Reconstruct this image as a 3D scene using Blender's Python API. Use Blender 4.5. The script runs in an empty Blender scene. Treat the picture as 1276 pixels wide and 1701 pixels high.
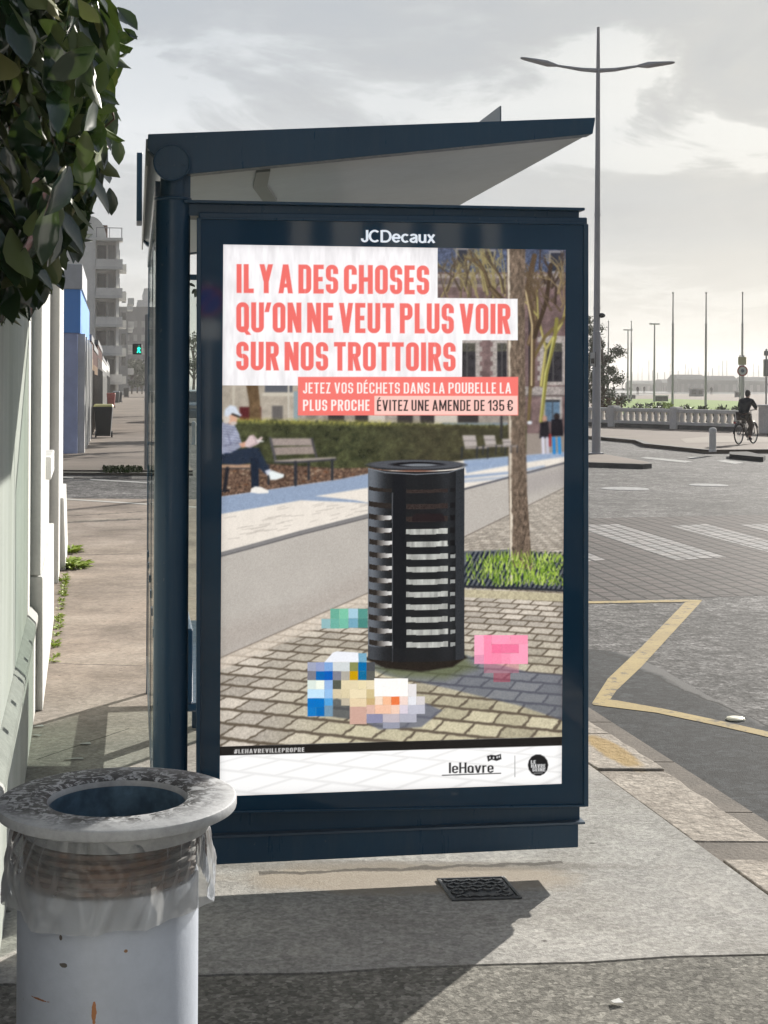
import bpy, bmesh, math, random
import numpy as np
from mathutils import Vector, Matrix, Quaternion
R = math.radians; PI = math.pi
sc = bpy.context.scene; COL = sc.collection
rnd = random.Random(11)

# ---------------------------------------------------------------- camera, sky, sun, exposure
F, EYE, CX, CY, ROLL = 2500.0, 1.6, 638.0, 640.0, R(0.3)
cam = bpy.data.cameras.new('camera'); camo = bpy.data.objects.new('camera', cam); COL.objects.link(camo)
camo.location = (0, 0, EYE); camo.rotation_euler = (PI/2, -ROLL, 0)
cam.sensor_fit = 'HORIZONTAL'; cam.sensor_width = 36; cam.lens = 36*F/1276
cam.shift_x = 0; cam.shift_y = -(850.5-CY)/1276; cam.clip_start = .05; cam.clip_end = 9000
sc.camera = camo
HAZE = .0005
EXPO = 0.9
sc.view_settings.view_transform = 'Standard'; sc.view_settings.look = 'None'; sc.view_settings.gamma = 1
sc.view_settings.use_curve_mapping = False; sc.view_settings.exposure = EXPO
SUN_AZ, SUN_EL = R(28.5), R(20.5)
SD = Vector((math.sin(SUN_AZ)*math.cos(SUN_EL), math.cos(SUN_AZ)*math.cos(SUN_EL), math.sin(SUN_EL)))
sl = bpy.data.lights.new('sun', 'SUN'); sl.energy = 5.0; sl.angle = R(.5); sl.color = (1, .95, .87)
so = bpy.data.objects.new('sun', sl); COL.objects.link(so); so.rotation_euler = (-SD).to_track_quat('-Z', 'Y').to_euler()

def N(nt, typ, **kw):
    n = nt.nodes.new(typ)
    for k, v in kw.items():
        if k.startswith('i_'):
            key = k[2:]; n.inputs[int(key) if key.isdigit() else key].default_value = v
        else: setattr(n, k, v)
    return n
def ramp(nt, fac, stops):
    r = nt.nodes.new('ShaderNodeValToRGB'); el = r.color_ramp.elements
    while len(el) < len(stops): el.new(.5)
    for e, (p, c) in zip(el, stops): e.position = p; e.color = (*c, 1) if len(c) == 3 else c
    nt.links.new(fac, r.inputs[0]); return r.outputs[0]
def mixc(nt, fac, a, b, mode='MIX'):
    m = nt.nodes.new('ShaderNodeMix'); m.data_type = 'RGBA'; m.blend_type = mode
    for s, v in ((m.inputs[0], fac), (m.inputs[6], a), (m.inputs[7], b)):
        if hasattr(v, 'links') or hasattr(v, 'is_linked'): nt.links.new(v, s)
        else: s.default_value = v if not isinstance(v, (tuple, list)) or len(v) == 4 else (*v, 1)
    return m.outputs[2]
def mth(nt, op, a, b=0.0, c=None, clamp=False):
    m = nt.nodes.new('ShaderNodeMath'); m.operation = op; m.use_clamp = clamp
    for s, v in zip(m.inputs, (a, b, c)):
        if v is None: continue
        if hasattr(v, 'is_linked'): nt.links.new(v, s)
        else: s.default_value = v
    return m.outputs[0]

world = bpy.data.worlds.new('World'); sc.world = world; world.use_nodes = True
nt = world.node_tree; nt.nodes.clear()
wo = N(nt, 'ShaderNodeOutputWorld'); bg = N(nt, 'ShaderNodeBackground'); bg.inputs[1].default_value = .1
sky = N(nt, 'ShaderNodeTexSky', sky_type='NISHITA', sun_disc=False, sun_elevation=SUN_EL, sun_rotation=SUN_AZ, air_density=1.0, dust_density=1.6, ozone_density=1.0)
tc = N(nt, 'ShaderNodeTexCoord'); sp = N(nt, 'ShaderNodeSeparateXYZ'); nt.links.new(tc.outputs['Generated'], sp.inputs[0])
zz = mth(nt, 'ADD', mth(nt, 'MAXIMUM', sp.outputs[2], 0.0), .10)
cb = N(nt, 'ShaderNodeCombineXYZ'); nt.links.new(mth(nt, 'DIVIDE', sp.outputs[0], zz), cb.inputs[0]); nt.links.new(mth(nt, 'DIVIDE', sp.outputs[1], zz), cb.inputs[1])
mp = N(nt, 'ShaderNodeMapping'); mp.inputs['Location'].default_value = (8.3, -1.4, 0); mp.inputs['Scale'].default_value = (1.0, .72, 1); nt.links.new(cb.outputs[0], mp.inputs[0])
cn = N(nt, 'ShaderNodeTexNoise', i_Scale=1.2, i_Detail=11.0, i_Roughness=.60, i_Distortion=.5); nt.links.new(mp.outputs[0], cn.inputs['Vector'])
cn2 = N(nt, 'ShaderNodeTexNoise', i_Scale=.55, i_Detail=4.0, i_Roughness=.5); nt.links.new(mp.outputs[0], cn2.inputs['Vector'])
dt = N(nt, 'ShaderNodeVectorMath', operation='DOT_PRODUCT'); nt.links.new(tc.outputs['Generated'], dt.inputs[0]); dt.inputs[1].default_value = SD
glow = mth(nt, 'POWER', mth(nt, 'MAXIMUM', mth(nt, 'MULTIPLY_ADD', dt.outputs['Value'], .5, .5), 0.0), 5.0)   # forward scattering of the cloud towards the sun
base = ramp(nt, glow, [(0, (.72, .82, 1.0)), (.45, (2.80, 3.00, 3.28)), (.80, (2.88, 2.97, 3.02)), (1, (3.7, 3.62, 3.35))])
wisp = ramp(nt, cn.outputs['Fac'], [(.33, (.84, .86, .90)), (.44, (.95, .965, .985)), (.51, (1.0, 1.0, 1.0)), (.545, (1.10, 1.10, 1.09)), (.585, (1.45, 1.44, 1.41))])
cloud = mixc(nt, 1.0, base, wisp, 'MULTIPLY')
hole = ramp(nt, cn2.outputs['Fac'], [(.40, (.45,)*3), (.56, (0.0,)*3)])
hz = ramp(nt, sp.outputs[2], [(0.0, (0,)*3), (.10, (1,)*3)])
skl = mixc(nt, 1.0, sky.outputs[0], (2.5, 2.8, 3.15), 'DARKEN')
skc = mixc(nt, mth(nt, 'MULTIPLY', hole, hz), cloud, skl)
hwarm = ramp(nt, sp.outputs[2], [(0.0, (.9,)*3), (.17, (0,)*3)])
haz = mixc(nt, 1.0, base, (1.26, 1.18, 1.03), 'MULTIPLY')
skc = mixc(nt, hwarm, skc, haz)
nt.links.new(skc, bg.inputs[0]); nt.links.new(bg.outputs[0], wo.inputs[0])

# ---------------------------------------------------------------- helpers
def ray(u, v):
    a, b = u-CX, v-CY; c, s = math.cos(ROLL), math.sin(ROLL)
    return Vector(((a*c+b*s)/F, 1.0, -(-a*s+b*c)/F))
def P(u, v, d): r = ray(u, v); return Vector((r.x*d, d, EYE+r.z*d))
def G(u, v, z=0.0):
    r = ray(u, v); d = (z-EYE)/r.z; return Vector((r.x*d, d, z))
def link(o, parent=None):
    COL.objects.link(o)
    if parent is not None: o.parent = parent
    return o
def obj(name, bm, mat, parent=None, smooth=False, bevel=0, auto=None):
    me = bpy.data.meshes.new(name); bmesh.ops.recalc_face_normals(bm, faces=bm.faces[:]); bm.to_mesh(me); bm.free()
    if mat is not None: me.materials.append(mat)
    o = link(bpy.data.objects.new(name, me), parent)
    if smooth:
        me.polygons.foreach_set('use_smooth', [True]*len(me.polygons))
        if auto: me.set_sharp_from_angle(angle=R(auto))
    if bevel:
        b = o.modifiers.new('bevel', 'BEVEL'); b.width = bevel; b.segments = 2; b.limit_method = 'ANGLE'
    return o
def tag(o, label=None, cat=None, group=None, kind=None):
    if label: o['label'] = label
    if cat: o['category'] = cat
    if group: o['group'] = group
    if kind: o['kind'] = kind
    return o
def thing(name, label, cat, loc=(0, 0, 0), rz=0, group=None):
    o = link(bpy.data.objects.new(name, None)); o.location = loc; o.rotation_euler = (0, 0, rz); o.empty_display_size = .1
    return tag(o, label, cat, group)
def struct(name, bm, mat, **kw): return tag(obj(name, bm, mat, **kw), kind='structure')
def dup(root, loc, rz=None, label=None, group=None):
    r = root.copy(); COL.objects.link(r); r.location = loc
    if rz is not None: r.rotation_euler = (0, 0, rz)
    if label: r['label'] = label
    if group: r['group'] = group
    for ch in list(root.children):
        c = ch.copy(); COL.objects.link(c); c.parent = r
        for g in list(ch.children):
            d = g.copy(); COL.objects.link(d); d.parent = c
    return r
BM = bmesh.new
def box(bm, x0, x1, y0, y1, z0, z1, M=None):
    v = [bm.verts.new(M @ Vector(p) if M else p) for p in ((x0, y0, z0), (x1, y0, z0), (x1, y1, z0), (x0, y1, z0), (x0, y0, z1), (x1, y0, z1), (x1, y1, z1), (x0, y1, z1))]
    for f in ((3, 2, 1, 0), (4, 5, 6, 7), (0, 1, 5, 4), (1, 2, 6, 5), (2, 3, 7, 6), (3, 0, 4, 7)): bm.faces.new([v[i] for i in f])
    return bm
def hexa(bm, lo, hi):
    a = [bm.verts.new(p) for p in lo]; b = [bm.verts.new(p) for p in hi]; n = len(a)
    bm.faces.new(a[::-1]); bm.faces.new(b)
    for i in range(n): bm.faces.new((a[i], a[(i+1) % n], b[(i+1) % n], b[i]))
    return bm
def prism(bm, pts, z0, z1): return hexa(bm, [(p[0], p[1], z0) for p in pts], [(p[0], p[1], z1) for p in pts])
def sheet(bm, pts, z):
    bm.faces.new([bm.verts.new((p[0], p[1], z)) for p in pts]); return bm
def tube(bm, pts, r, n=8, caps=True):
    pts = [Vector(p) for p in pts]; rs = r if isinstance(r, (list, tuple)) else [r]*len(pts); rings = []
    for i, p in enumerate(pts):
        t = (pts[min(i+1, len(pts)-1)]-pts[max(i-1, 0)]).normalized()
        up = Vector((0, 0, 1)) if abs(t.z) < .9 else Vector((0, 1, 0)); a = t.cross(up).normalized(); b = t.cross(a)
        rings.append([bm.verts.new(p+(a*math.cos(2*PI*k/n)+b*math.sin(2*PI*k/n))*rs[i]) for k in range(n)])
    for A, B in zip(rings, rings[1:]):
        for k in range(n): bm.faces.new((A[k], A[(k+1) % n], B[(k+1) % n], B[k]))
    if caps: bm.faces.new(rings[0][::-1]); bm.faces.new(rings[-1])
    return bm
def lathe(bm, prof, n=32, c=(0, 0, 0), wob=None):
    rings = []
    for (r, z) in prof:
        rings.append([bm.verts.new((c[0]+r*math.cos(2*PI*k/n)*(1+(wob(k, z) if wob else 0)), c[1]+r*math.sin(2*PI*k/n)*(1+(wob(k, z) if wob else 0)), c[2]+z)) for k in range(n)])
    for A, B in zip(rings, rings[1:]):
        for k in range(n): bm.faces.new((A[k], A[(k+1) % n], B[(k+1) % n], B[k]))
    return bm
def ball(bm, c, r, s=(1, 1, 1), u=12, v=8): 
    g = bmesh.ops.create_uvsphere(bm, u_segments=u, v_segments=v, radius=r)
    for q in g['verts']: q.co = Vector((q.co.x*s[0]+c[0], q.co.y*s[1]+c[1], q.co.z*s[2]+c[2]))
    return bm
def ring(bm, c, R_, r, axis, n=32, m=8):
    axis = Vector(axis).normalized(); a = axis.orthogonal().normalized(); b = axis.cross(a); c = Vector(c); rows = []
    for i in range(n):
        d = a*math.cos(2*PI*i/n)+b*math.sin(2*PI*i/n)
        rows.append([bm.verts.new(c+d*(R_+r*math.cos(2*PI*k/m))+axis*r*math.sin(2*PI*k/m)) for k in range(m)])
    for i in range(n):
        A, B = rows[i], rows[(i+1) % n]
        for k in range(m): bm.faces.new((A[k], A[(k+1) % m], B[(k+1) % m], B[k]))
    return bm
def disc(bm, c, r, axis, th, n=24):
    axis = Vector(axis).normalized(); return tube(bm, [Vector(c)-axis*th/2, Vector(c)+axis*th/2], r, n)

def mat(name, c1, c2=None, scale=4.0, rough=.6, fine=0.0, fscale=120.0, bump=0.0, bscale=None, metal=0.0, spec=.5, extra=None, detail=6.0, lo=.35, hi=.65, coord='Object'):
    m = bpy.data.materials.new(name); m.use_nodes = True; nt = m.node_tree; b = nt.nodes['Principled BSDF']
    b.inputs['Roughness'].default_value = rough; b.inputs['Metallic'].default_value = metal; b.inputs['Specular IOR Level'].default_value = spec if rough < .7 else min(spec, .08)
    tc = N(nt, 'ShaderNodeTexCoord'); n = N(nt, 'ShaderNodeTexNoise', i_Scale=scale, i_Detail=detail, i_Roughness=.6); nt.links.new(tc.outputs[coord], n.inputs['Vector'])
    c2 = c2 or tuple(x*.88 for x in c1)
    col = ramp(nt, n.outputs['Fac'], [(lo, c2), (hi, c1)])
    if fine:
        f = N(nt, 'ShaderNodeTexNoise', i_Scale=fscale, i_Detail=3.0, i_Roughness=.7); nt.links.new(tc.outputs[coord], f.inputs['Vector'])
        g = ramp(nt, f.outputs['Fac'], [(.30, (1-fine,)*3), (.70, (1+fine,)*3)]); col = mixc(nt, 1.0, col, g, 'MULTIPLY')
    if extra: col = extra(nt, tc, col, b)
    nt.links.new(col, b.inputs['Base Color'])
    if bump:
        f2 = N(nt, 'ShaderNodeTexNoise', i_Scale=bscale or fscale, i_Detail=4.0, i_Roughness=.65); nt.links.new(tc.outputs[coord], f2.inputs['Vector'])
        bp = N(nt, 'ShaderNodeBump', i_Strength=1.0, i_Distance=bump); nt.links.new(f2.outputs['Fac'], bp.inputs['Height']); nt.links.new(bp.outputs[0], b.inputs['Normal'])
    return m
def grit(nt, tc, col, scale, lo, hi, f):
    v = N(nt, 'ShaderNodeTexVoronoi', i_Scale=scale); nt.links.new(tc.outputs['Object'], v.inputs['Vector'])
    s = N(nt, 'ShaderNodeSeparateColor'); nt.links.new(v.outputs['Color'], s.inputs[0])
    return mixc(nt, f, col, ramp(nt, s.outputs[0], [(0, (lo,)*3), (.5, (1.,)*3), (1, (hi,)*3)]), 'MULTIPLY')
def line_mask(nt, tc, p, q, width, wob=0.0, wscale=3.0, soft=.5, ends=True):
    """1 on a crack or joint running from p to q on the ground"""
    d = Vector((q[0]-p[0], q[1]-p[1], 0)); L = d.length; d.normalize(); n = Vector((-d.y, d.x, 0))
    a = N(nt, 'ShaderNodeVectorMath', operation='DOT_PRODUCT'); nt.links.new(tc.outputs['Object'], a.inputs[0]); a.inputs[1].default_value = n
    v = mth(nt, 'SUBTRACT', a.outputs['Value'], n.x*p[0]+n.y*p[1])
    if wob:
        w = N(nt, 'ShaderNodeTexNoise', i_Scale=wscale, i_Detail=5.0, i_Roughness=.6); nt.links.new(tc.outputs['Object'], w.inputs['Vector'])
        v = mth(nt, 'ADD', v, mth(nt, 'MULTIPLY', mth(nt, 'SUBTRACT', w.outputs['Fac'], .5), wob))
    m = N(nt, 'ShaderNodeMapRange', i_1=width*soft, i_2=width, i_3=1.0, i_4=0.0); nt.links.new(mth(nt, 'ABSOLUTE', v), m.inputs[0]); r = m.outputs[0]
    if ends:
        a2 = N(nt, 'ShaderNodeVectorMath', operation='DOT_PRODUCT'); nt.links.new(tc.outputs['Object'], a2.inputs[0]); a2.inputs[1].default_value = d
        s0 = d.x*p[0]+d.y*p[1]; r = mth(nt, 'MULTIPLY', r, mth(nt, 'MULTIPLY', mth(nt, 'GREATER_THAN', a2.outputs['Value'], s0), mth(nt, 'LESS_THAN', a2.outputs['Value'], s0+L)))
    return r
def blob_mask(nt, tc, c, rx, ry, wob=.5, wscale=4.0, rot=0.0):
    mp = N(nt, 'ShaderNodeMapping', vector_type='TEXTURE'); mp.inputs['Location'].default_value = (c[0], c[1], 0); mp.inputs['Rotation'].default_value = (0, 0, rot); mp.inputs['Scale'].default_value = (rx, ry, 1)
    nt.links.new(tc.outputs['Object'], mp.inputs[0]); fl = N(nt, 'ShaderNodeVectorMath', operation='MULTIPLY'); fl.inputs[1].default_value = (1, 1, 0); nt.links.new(mp.outputs[0], fl.inputs[0])
    ln = N(nt, 'ShaderNodeVectorMath', operation='LENGTH'); nt.links.new(fl.outputs[0], ln.inputs[0])
    w = N(nt, 'ShaderNodeTexNoise', i_Scale=wscale, i_Detail=6.0, i_Roughness=.65); nt.links.new(tc.outputs['Object'], w.inputs['Vector'])
    v = mth(nt, 'ADD', ln.outputs['Value'], mth(nt, 'MULTIPLY', mth(nt, 'SUBTRACT', w.outputs['Fac'], .5), wob*2))
    m = N(nt, 'ShaderNodeMapRange', i_1=.75, i_2=1.05, i_3=1.0, i_4=0.0); nt.links.new(v, m.inputs[0]); return m.outputs[0]
# ---------------------------------------------------------------- ground, road, pavements
def wallx(d): return -.225-.2*d
def kerb_in(d): return 2.218-.2107*d
def kerb_out(d): return 2.454-.2019*d
def gutter(d): return 2.679-.2001*d
ZR = -.10
m_ground = mat('pale_ground', (.21, .20, .185), (.17, .165, .155), .02, .9, spec=.15)
struct('ground', sheet(BM(), [(-4200, -600), (4200, -600), (4200, 5200), (-4200, 5200)], -.30), m_ground)

def asphalt_extra(nt, tc, col, b):
    sp_ = N(nt, 'ShaderNodeTexVoronoi', i_Scale=52.0); nt.links.new(tc.outputs['Object'], sp_.inputs['Vector'])
    s = ramp(nt, sp_.outputs['Color'], [(.2, (.45,)*3), (.55, (.95,)*3), (.9, (1.9,)*3)])
    col = mixc(nt, .8, col, s, 'MULTIPLY')
    col = grit(nt, tc, col, 16, .55, 1.7, .9); col = grit(nt, tc, col, 7, .75, 1.3, .8)
    big = N(nt, 'ShaderNodeTexNoise', i_Scale=.35, i_Detail=4.0); nt.links.new(tc.outputs['Object'], big.inputs['Vector'])
    col = mixc(nt, 1.0, col, ramp(nt, big.outputs['Fac'], [(.35, (.74,)*3), (.65, (1.18,)*3)]), 'MULTIPLY')
    for p, q, w in ((G(978, 800, ZR), G(1276, 838, ZR), .05), (G(985, 785, ZR), G(1276, 800, ZR), .04), (G(978, 832, ZR), G(1180, 836, ZR), .04), (G(1120, 815, ZR), G(1276, 832, ZR), .05), (G(940, 806, ZR), G(1130, 812, ZR), .06)):
        col = mixc(nt, mth(nt, 'MULTIPLY', line_mask(nt, tc, p, q, w, .5, 1.2), .7), col, (.05, .05, .05))
    return col
m_asph = mat('worn_asphalt', (.132, .127, .124), (.080, .078, .077), 2.2, .85, .35, 45, .010, 26, spec=.2, extra=asphalt_extra)
road = [(-60, -15), (60, -15), (90, 300), (-90, 300)]
struct('road', sheet(BM(), road, ZR), m_asph)
def patch_extra(nt, tc, col, b):
    col = grit(nt, tc, col, 34, .6, 1.6, .8); col = grit(nt, tc, col, 12, .75, 1.35, .8)
    e = line_mask(nt, tc, G(1040, 1084, ZR), G(1290, 1206, ZR), .10, .30, 2.0)
    col = mixc(nt, mth(nt, 'MULTIPLY', e, .75), col, (.17, .165, .16))
    return mixc(nt, line_mask(nt, tc, G(985, 1078, ZR), G(1290, 1212, ZR), .014, .25, 2.0), col, (.02, .02, .02))
m_patch = mat('dark_asphalt', (.032, .035, .038), (.021, .023, .025), 1.6, .85, .45, 70, .003, 140, spec=.2, extra=patch_extra)
pp = [G(u, v, ZR) for u, v in ((930, 1076), (985, 1079), (1040, 1085), (1100, 1112), (1180, 1158), (1290, 1212))]
pp = [(p.x, p.y) for p in pp]
struct('asphalt_patch', sheet(BM(), [(gutter(9.3)-.05, 9.3)]+pp+[(3.2, 6.0), (3.6, 4.0), (4.2, -4), (gutter(-4)-.05, -4)], ZR+.0015), m_patch)

def brick_extra(nt, tc, col, b):
    mp = N(nt, 'ShaderNodeMapping'); mp.inputs['Rotation'].default_value = (0, 0, R(81)); nt.links.new(tc.outputs['Object'], mp.inputs[0])
    mp.inputs['Rotation'].default_value = (0, 0, -R(98.4))
    br = N(nt, 'ShaderNodeTexBrick', offset=.5, i_Scale=1.0, i_4=0.0); nt.links.new(mp.outputs[0], br.inputs['Vector'])
    br.inputs['Scale'].default_value = 1.0; br.inputs['Mortar Size'].default_value = .022; br.inputs['Mortar Smooth'].default_value = .3; br.inputs['Brick Width'].default_value = .24; br.inputs['Row Height'].default_value = .16
    br.inputs['Color1'].default_value = (1.08, 1.0, .98, 1); br.inputs['Color2'].default_value = (.86, .84, .84, 1); br.inputs['Mortar'].default_value = (.16, .15, .15, 1); br.inputs['Bias'].default_value = 0
    bp = N(nt, 'ShaderNodeBump', i_Strength=.7, i_Distance=.01, invert=True); nt.links.new(br.outputs['Fac'], bp.inputs['Height']); nt.links.new(bp.outputs[0], b.inputs['Normal'])
    return mixc(nt, 1.0, col, br.outputs['Color'], 'MULTIPLY')
m_brick = mat('brick_paving', (.084, .071, .069), (.054, .047, .046), 2.0, .8, .25, 40, spec=.25, extra=brick_extra)
a, b_, c_, d_ = G(978, 861, ZR), G(1276, 855, ZR), G(978, 999, ZR), G(1276, 989, ZR)
def ext(p, q, x): t = (x-p.x)/(q.x-p.x); return (x, p.y+(q.y-p.y)*t)
struct('crossing_paving', sheet(BM(), [ext(c_, d_, .2), ext(c_, d_, 9), ext(a, b_, 12), ext(a, b_, -.6)], ZR+.0015), m_brick)
def worn(cw, cu, sc_=7.0, t=.46):
    def f(nt, tc, col, b):
        n = N(nt, 'ShaderNodeTexNoise', i_Scale=sc_, i_Detail=8.0, i_Roughness=.7); nt.links.new(tc.outputs['Object'], n.inputs['Vector'])
        return mixc(nt, ramp(nt, n.outputs['Fac'], [(t-.10, (1,)*3), (t, (0,)*3)]), col, cu)
    return f
def stripe_extra(nt, tc, col, b):
    col = brick_extra(nt, tc, col, b); return worn(0, (.12, .115, .11), 5, .46)(nt, tc, col, b)
m_white = mat('white_paint', (.30, .305, .305), (.24, .24, .24), 3, .8, .15, 60, extra=stripe_extra)
m_yellow = mat('yellow_paint', (.40, .31, .145), (.33, .25, .12), 3, .8, .12, 60, spec=.2, extra=worn(0, (.13, .115, .09), 13, .455))
st = BM()
for q in (((978, 872), (1027, 871), (1208, 926), (1124, 930.6), (978, 884)), ((1113, 874), (1173, 870.6), (1330, 913), (1330, 932)), ((900, 902), (978, 918), (1010, 930), (978, 932.6), (900, 934)), ((1230, 872), (1282, 870), (1420, 908), (1390, 914))):
    sheet(st, [G(u, v, ZR) for u, v in q], ZR+.003)
struct('crossing_stripes', st, m_white)
yl = BM()
def strip(bm, pts, w, z):
    pts = [Vector((p[0], p[1], 0)) for p in pts]; L, Rr = [], []
    for i, p in enumerate(pts):
        t = (pts[min(i+1, len(pts)-1)]-pts[max(i-1, 0)]).normalized(); n = Vector((-t.y, t.x, 0))*w/2
        L.append(bm.verts.new((*(p+n).xy, z))); Rr.append(bm.verts.new((*(p-n).xy, z)))
    for i in range(len(pts)-1): bm.faces.new((Rr[i], Rr[i+1], L[i+1], L[i]))
zz_ = ZR+.003
sheet(yl, [G(u, v, ZR) for u, v in ((1140, 999), (1166, 999), (1066, 1108), (1024, 1148), (1013, 1164), (986, 1171), (983, 1170), (1010, 1128), (1066, 1075))], zz_)
sheet(yl, [G(u, v, ZR) for u, v in ((860, 1001.5), (1138, 996.8), (1168, 997.5), (1158, 1000.4), (1140, 1000.6), (860, 1005))], zz_+.001)
sheet(yl, [G(u, v, ZR) for u, v in ((985, 1168), (1016, 1163), (1100, 1178), (1190, 1197), (1300, 1222), (1300, 1231), (1190, 1206), (1090, 1185), (986, 1172))], zz_+.001)
struct('bus_stop_marking', yl, m_yellow)
rm = BM()
m_wl = mat('road_white', (.36, .36, .35), (.26, .26, .25), 5, .8, .1, extra=worn(0, (.14, .135, .13), 6, .44))
for q in (((1062, 761), (1075, 759.5), (1152, 767), (1138, 769)), ((1190, 766), (1204, 764.5), (1236, 769), (1222, 771)), ((1140, 759.5), (1156, 759), (1166, 761.5), (1150, 762))):
    sheet(rm, [G(u, v, ZR) for u, v in q], ZR+.006)
for q in (((104, 786), (136, 788), (136, 790), (104, 788)), ((104, 792), (122, 793), (122, 796), (104, 795)), ((150, 796), (234, 800.5), (300, 804), (300, 806.5), (234, 803), (150, 798))):
    sheet(rm, [G(u, v, ZR) for u, v in q], ZR+.006)
struct('road_markings', rm, m_wl)
m_iron = mat('cast_iron', (.11, .115, .12), (.05, .054, .058), 30, .36, .3, 90, metal=.4)
m_zinc = mat('pale_steel', (.36, .36, .36), (.22, .22, .22), 8, .8, spec=.1)
for (u, v, rx, ry), l in zip(((1038, 812, .40, .2), (1177, 806, .34, .2)), ('round pale manhole lid in the road beyond the brick crossing, left one', 'round pale manhole lid in the road beyond the brick crossing, right one')):
    p = G(u, v, ZR); bm = BM(); lathe(bm, [(.0005*rx, .006), (.8*rx, .006), (.82*rx, .004), (.98*rx, .004), (rx, 0)], 28); o = obj('road_manhole', bm, m_zinc); o.location = (p.x, p.y, ZR+.002); tag(o, l, 'manhole', 'manholes in the road')
p = G(1222, 1196, ZR); bm = BM(); lathe(bm, [(.0005, .012), (.03, .012), (.045, .008), (.05, 0)], 20); o = obj('road_stud', bm, mat('stud', (.7, .66, .5), rough=.4)); o.location = (p.x, p.y, ZR+.004); tag(o, 'small round pale stud in the dark asphalt by the yellow line', 'road stud')

# near pavement: rough asphalt in front of the joint, smooth concrete behind it
def pave_extra(nt, tc, col, b):
    col = mixc(nt, 0.0, col, col)
    warm = N(nt, 'ShaderNodeMapRange', i_1=5.6, i_2=8.2); sp_ = N(nt, 'ShaderNodeSeparateXYZ'); nt.links.new(tc.outputs['Object'], sp_.inputs[0]); nt.links.new(sp_.outputs[1], warm.inputs[0])
    n = N(nt, 'ShaderNodeTexNoise', i_Scale=1.1, i_Detail=6.0, i_Roughness=.65); nt.links.new(tc.outputs['Object'], n.inputs['Vector'])
    wcol = ramp(nt, n.outputs['Fac'], [(.34, (.175, .143, .118)), (.5, (.27, .222, .184)), (.68, (.35, .297, .25))])
    col = mixc(nt, mth(nt, 'MULTIPLY', warm.outputs[0], .92), col, wcol)
    col = grit(nt, tc, col, 48, .82, 1.2, .8); col = grit(nt, tc, col, 11, .94, 1.06, .8)
    st_n = N(nt, 'ShaderNodeTexNoise', i_Scale=.9, i_Detail=7.0, i_Roughness=.7, i_Distortion=.6); nt.links.new(tc.outputs['Object'], st_n.inputs['Vector']); col = mixc(nt, 1.0, col, ramp(nt, st_n.outputs['Fac'], [(.34, (.78, .77, .75)), (.5, (1.,)*3), (.66, (1.14, 1.12, 1.10))]), 'MULTIPLY')
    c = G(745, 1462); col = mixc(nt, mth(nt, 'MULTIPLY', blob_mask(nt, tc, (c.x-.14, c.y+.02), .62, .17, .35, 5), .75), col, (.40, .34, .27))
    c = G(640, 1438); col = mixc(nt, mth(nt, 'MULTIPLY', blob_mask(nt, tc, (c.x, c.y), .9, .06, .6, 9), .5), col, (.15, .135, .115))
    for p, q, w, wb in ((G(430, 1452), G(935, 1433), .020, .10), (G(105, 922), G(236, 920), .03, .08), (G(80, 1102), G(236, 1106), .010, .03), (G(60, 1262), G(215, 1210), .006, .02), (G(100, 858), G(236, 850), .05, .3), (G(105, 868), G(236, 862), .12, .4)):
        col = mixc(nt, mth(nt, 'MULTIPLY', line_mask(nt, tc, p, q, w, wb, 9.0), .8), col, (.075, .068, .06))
    vo = N(nt, 'ShaderNodeTexVoronoi', i_Scale=4.5); nt.links.new(tc.outputs['Object'], vo.inputs['Vector'])
    return mixc(nt, ramp(nt, vo.outputs['Distance'], [(.030, (.75,)*3), (.055, (0,)*3)]), col, (.05, .045, .04))
m_pave = mat('pavement_concrete', (.40, .388, .362), (.32, .31, .29), 1.3, .85, .28, 60, .0025, 120, spec=.2, extra=pave_extra)
def near_extra(nt, tc, col, b):
    col = grit(nt, tc, col, 34, .84, 1.18, .8)
    v = N(nt, 'ShaderNodeTexVoronoi', i_Scale=75.0); nt.links.new(tc.outputs['Object'], v.inputs['Vector'])
    col = mixc(nt, .65, col, ramp(nt, v.outputs['Color'], [(.2, (.5,)*3), (.6, (1.0,)*3), (.92, (1.75,)*3)]), 'MULTIPLY')
    vo = N(nt, 'ShaderNodeTexVoronoi', i_Scale=6.0); nt.links.new(tc.outputs['Object'], vo.inputs['Vector'])
    return mixc(nt, ramp(nt, vo.outputs['Distance'], [(.030, (.8,)*3), (.045, (0,)*3)]), col, (.55, .53, .48))
m_near = mat('pavement_asphalt', (.25, .24, .212), (.17, .163, .144), 1.6, .9, .2, 80, .004, 110, spec=.2, extra=near_extra)
j0, j1 = G(330, 1622), G(1276, 1585); sl_ = (j1.y-j0.y)/(j1.x-j0.x)
def joint(x): return j0.y+sl_*(x-j0.x)
xl = -1.25
def yk(off, f):   # where the joint meets a kerb line
    y = 4.1
    for _ in range(20): y = joint(f(y))+off
    return y
y0 = yk(-.006, kerb_in); y1 = yk(.006, kerb_in)
jl = [(x, joint(x)-.004+.010*math.sin(x*9)) for x in np.linspace(-1.9, kerb_in(y0), 14)]
struct('pavement_front', prism(BM(), [(wallx(-8)-.3, -8), (kerb_in(-8), -8)]+jl[::-1], -.28, -.002), m_near)
jl2 = [(x, joint(x)+.006+.010*math.sin(x*9)) for x in np.linspace(-1.9, kerb_in(y1), 14)]
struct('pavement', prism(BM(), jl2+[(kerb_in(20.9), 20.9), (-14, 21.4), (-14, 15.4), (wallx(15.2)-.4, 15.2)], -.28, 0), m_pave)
struct('pavement_bedding', prism(BM(), [(-1.6, 3.8), (1.2, 3.8), (1.2, 4.5), (-1.6, 4.5)], -.27, -.03), m_patch)
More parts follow.
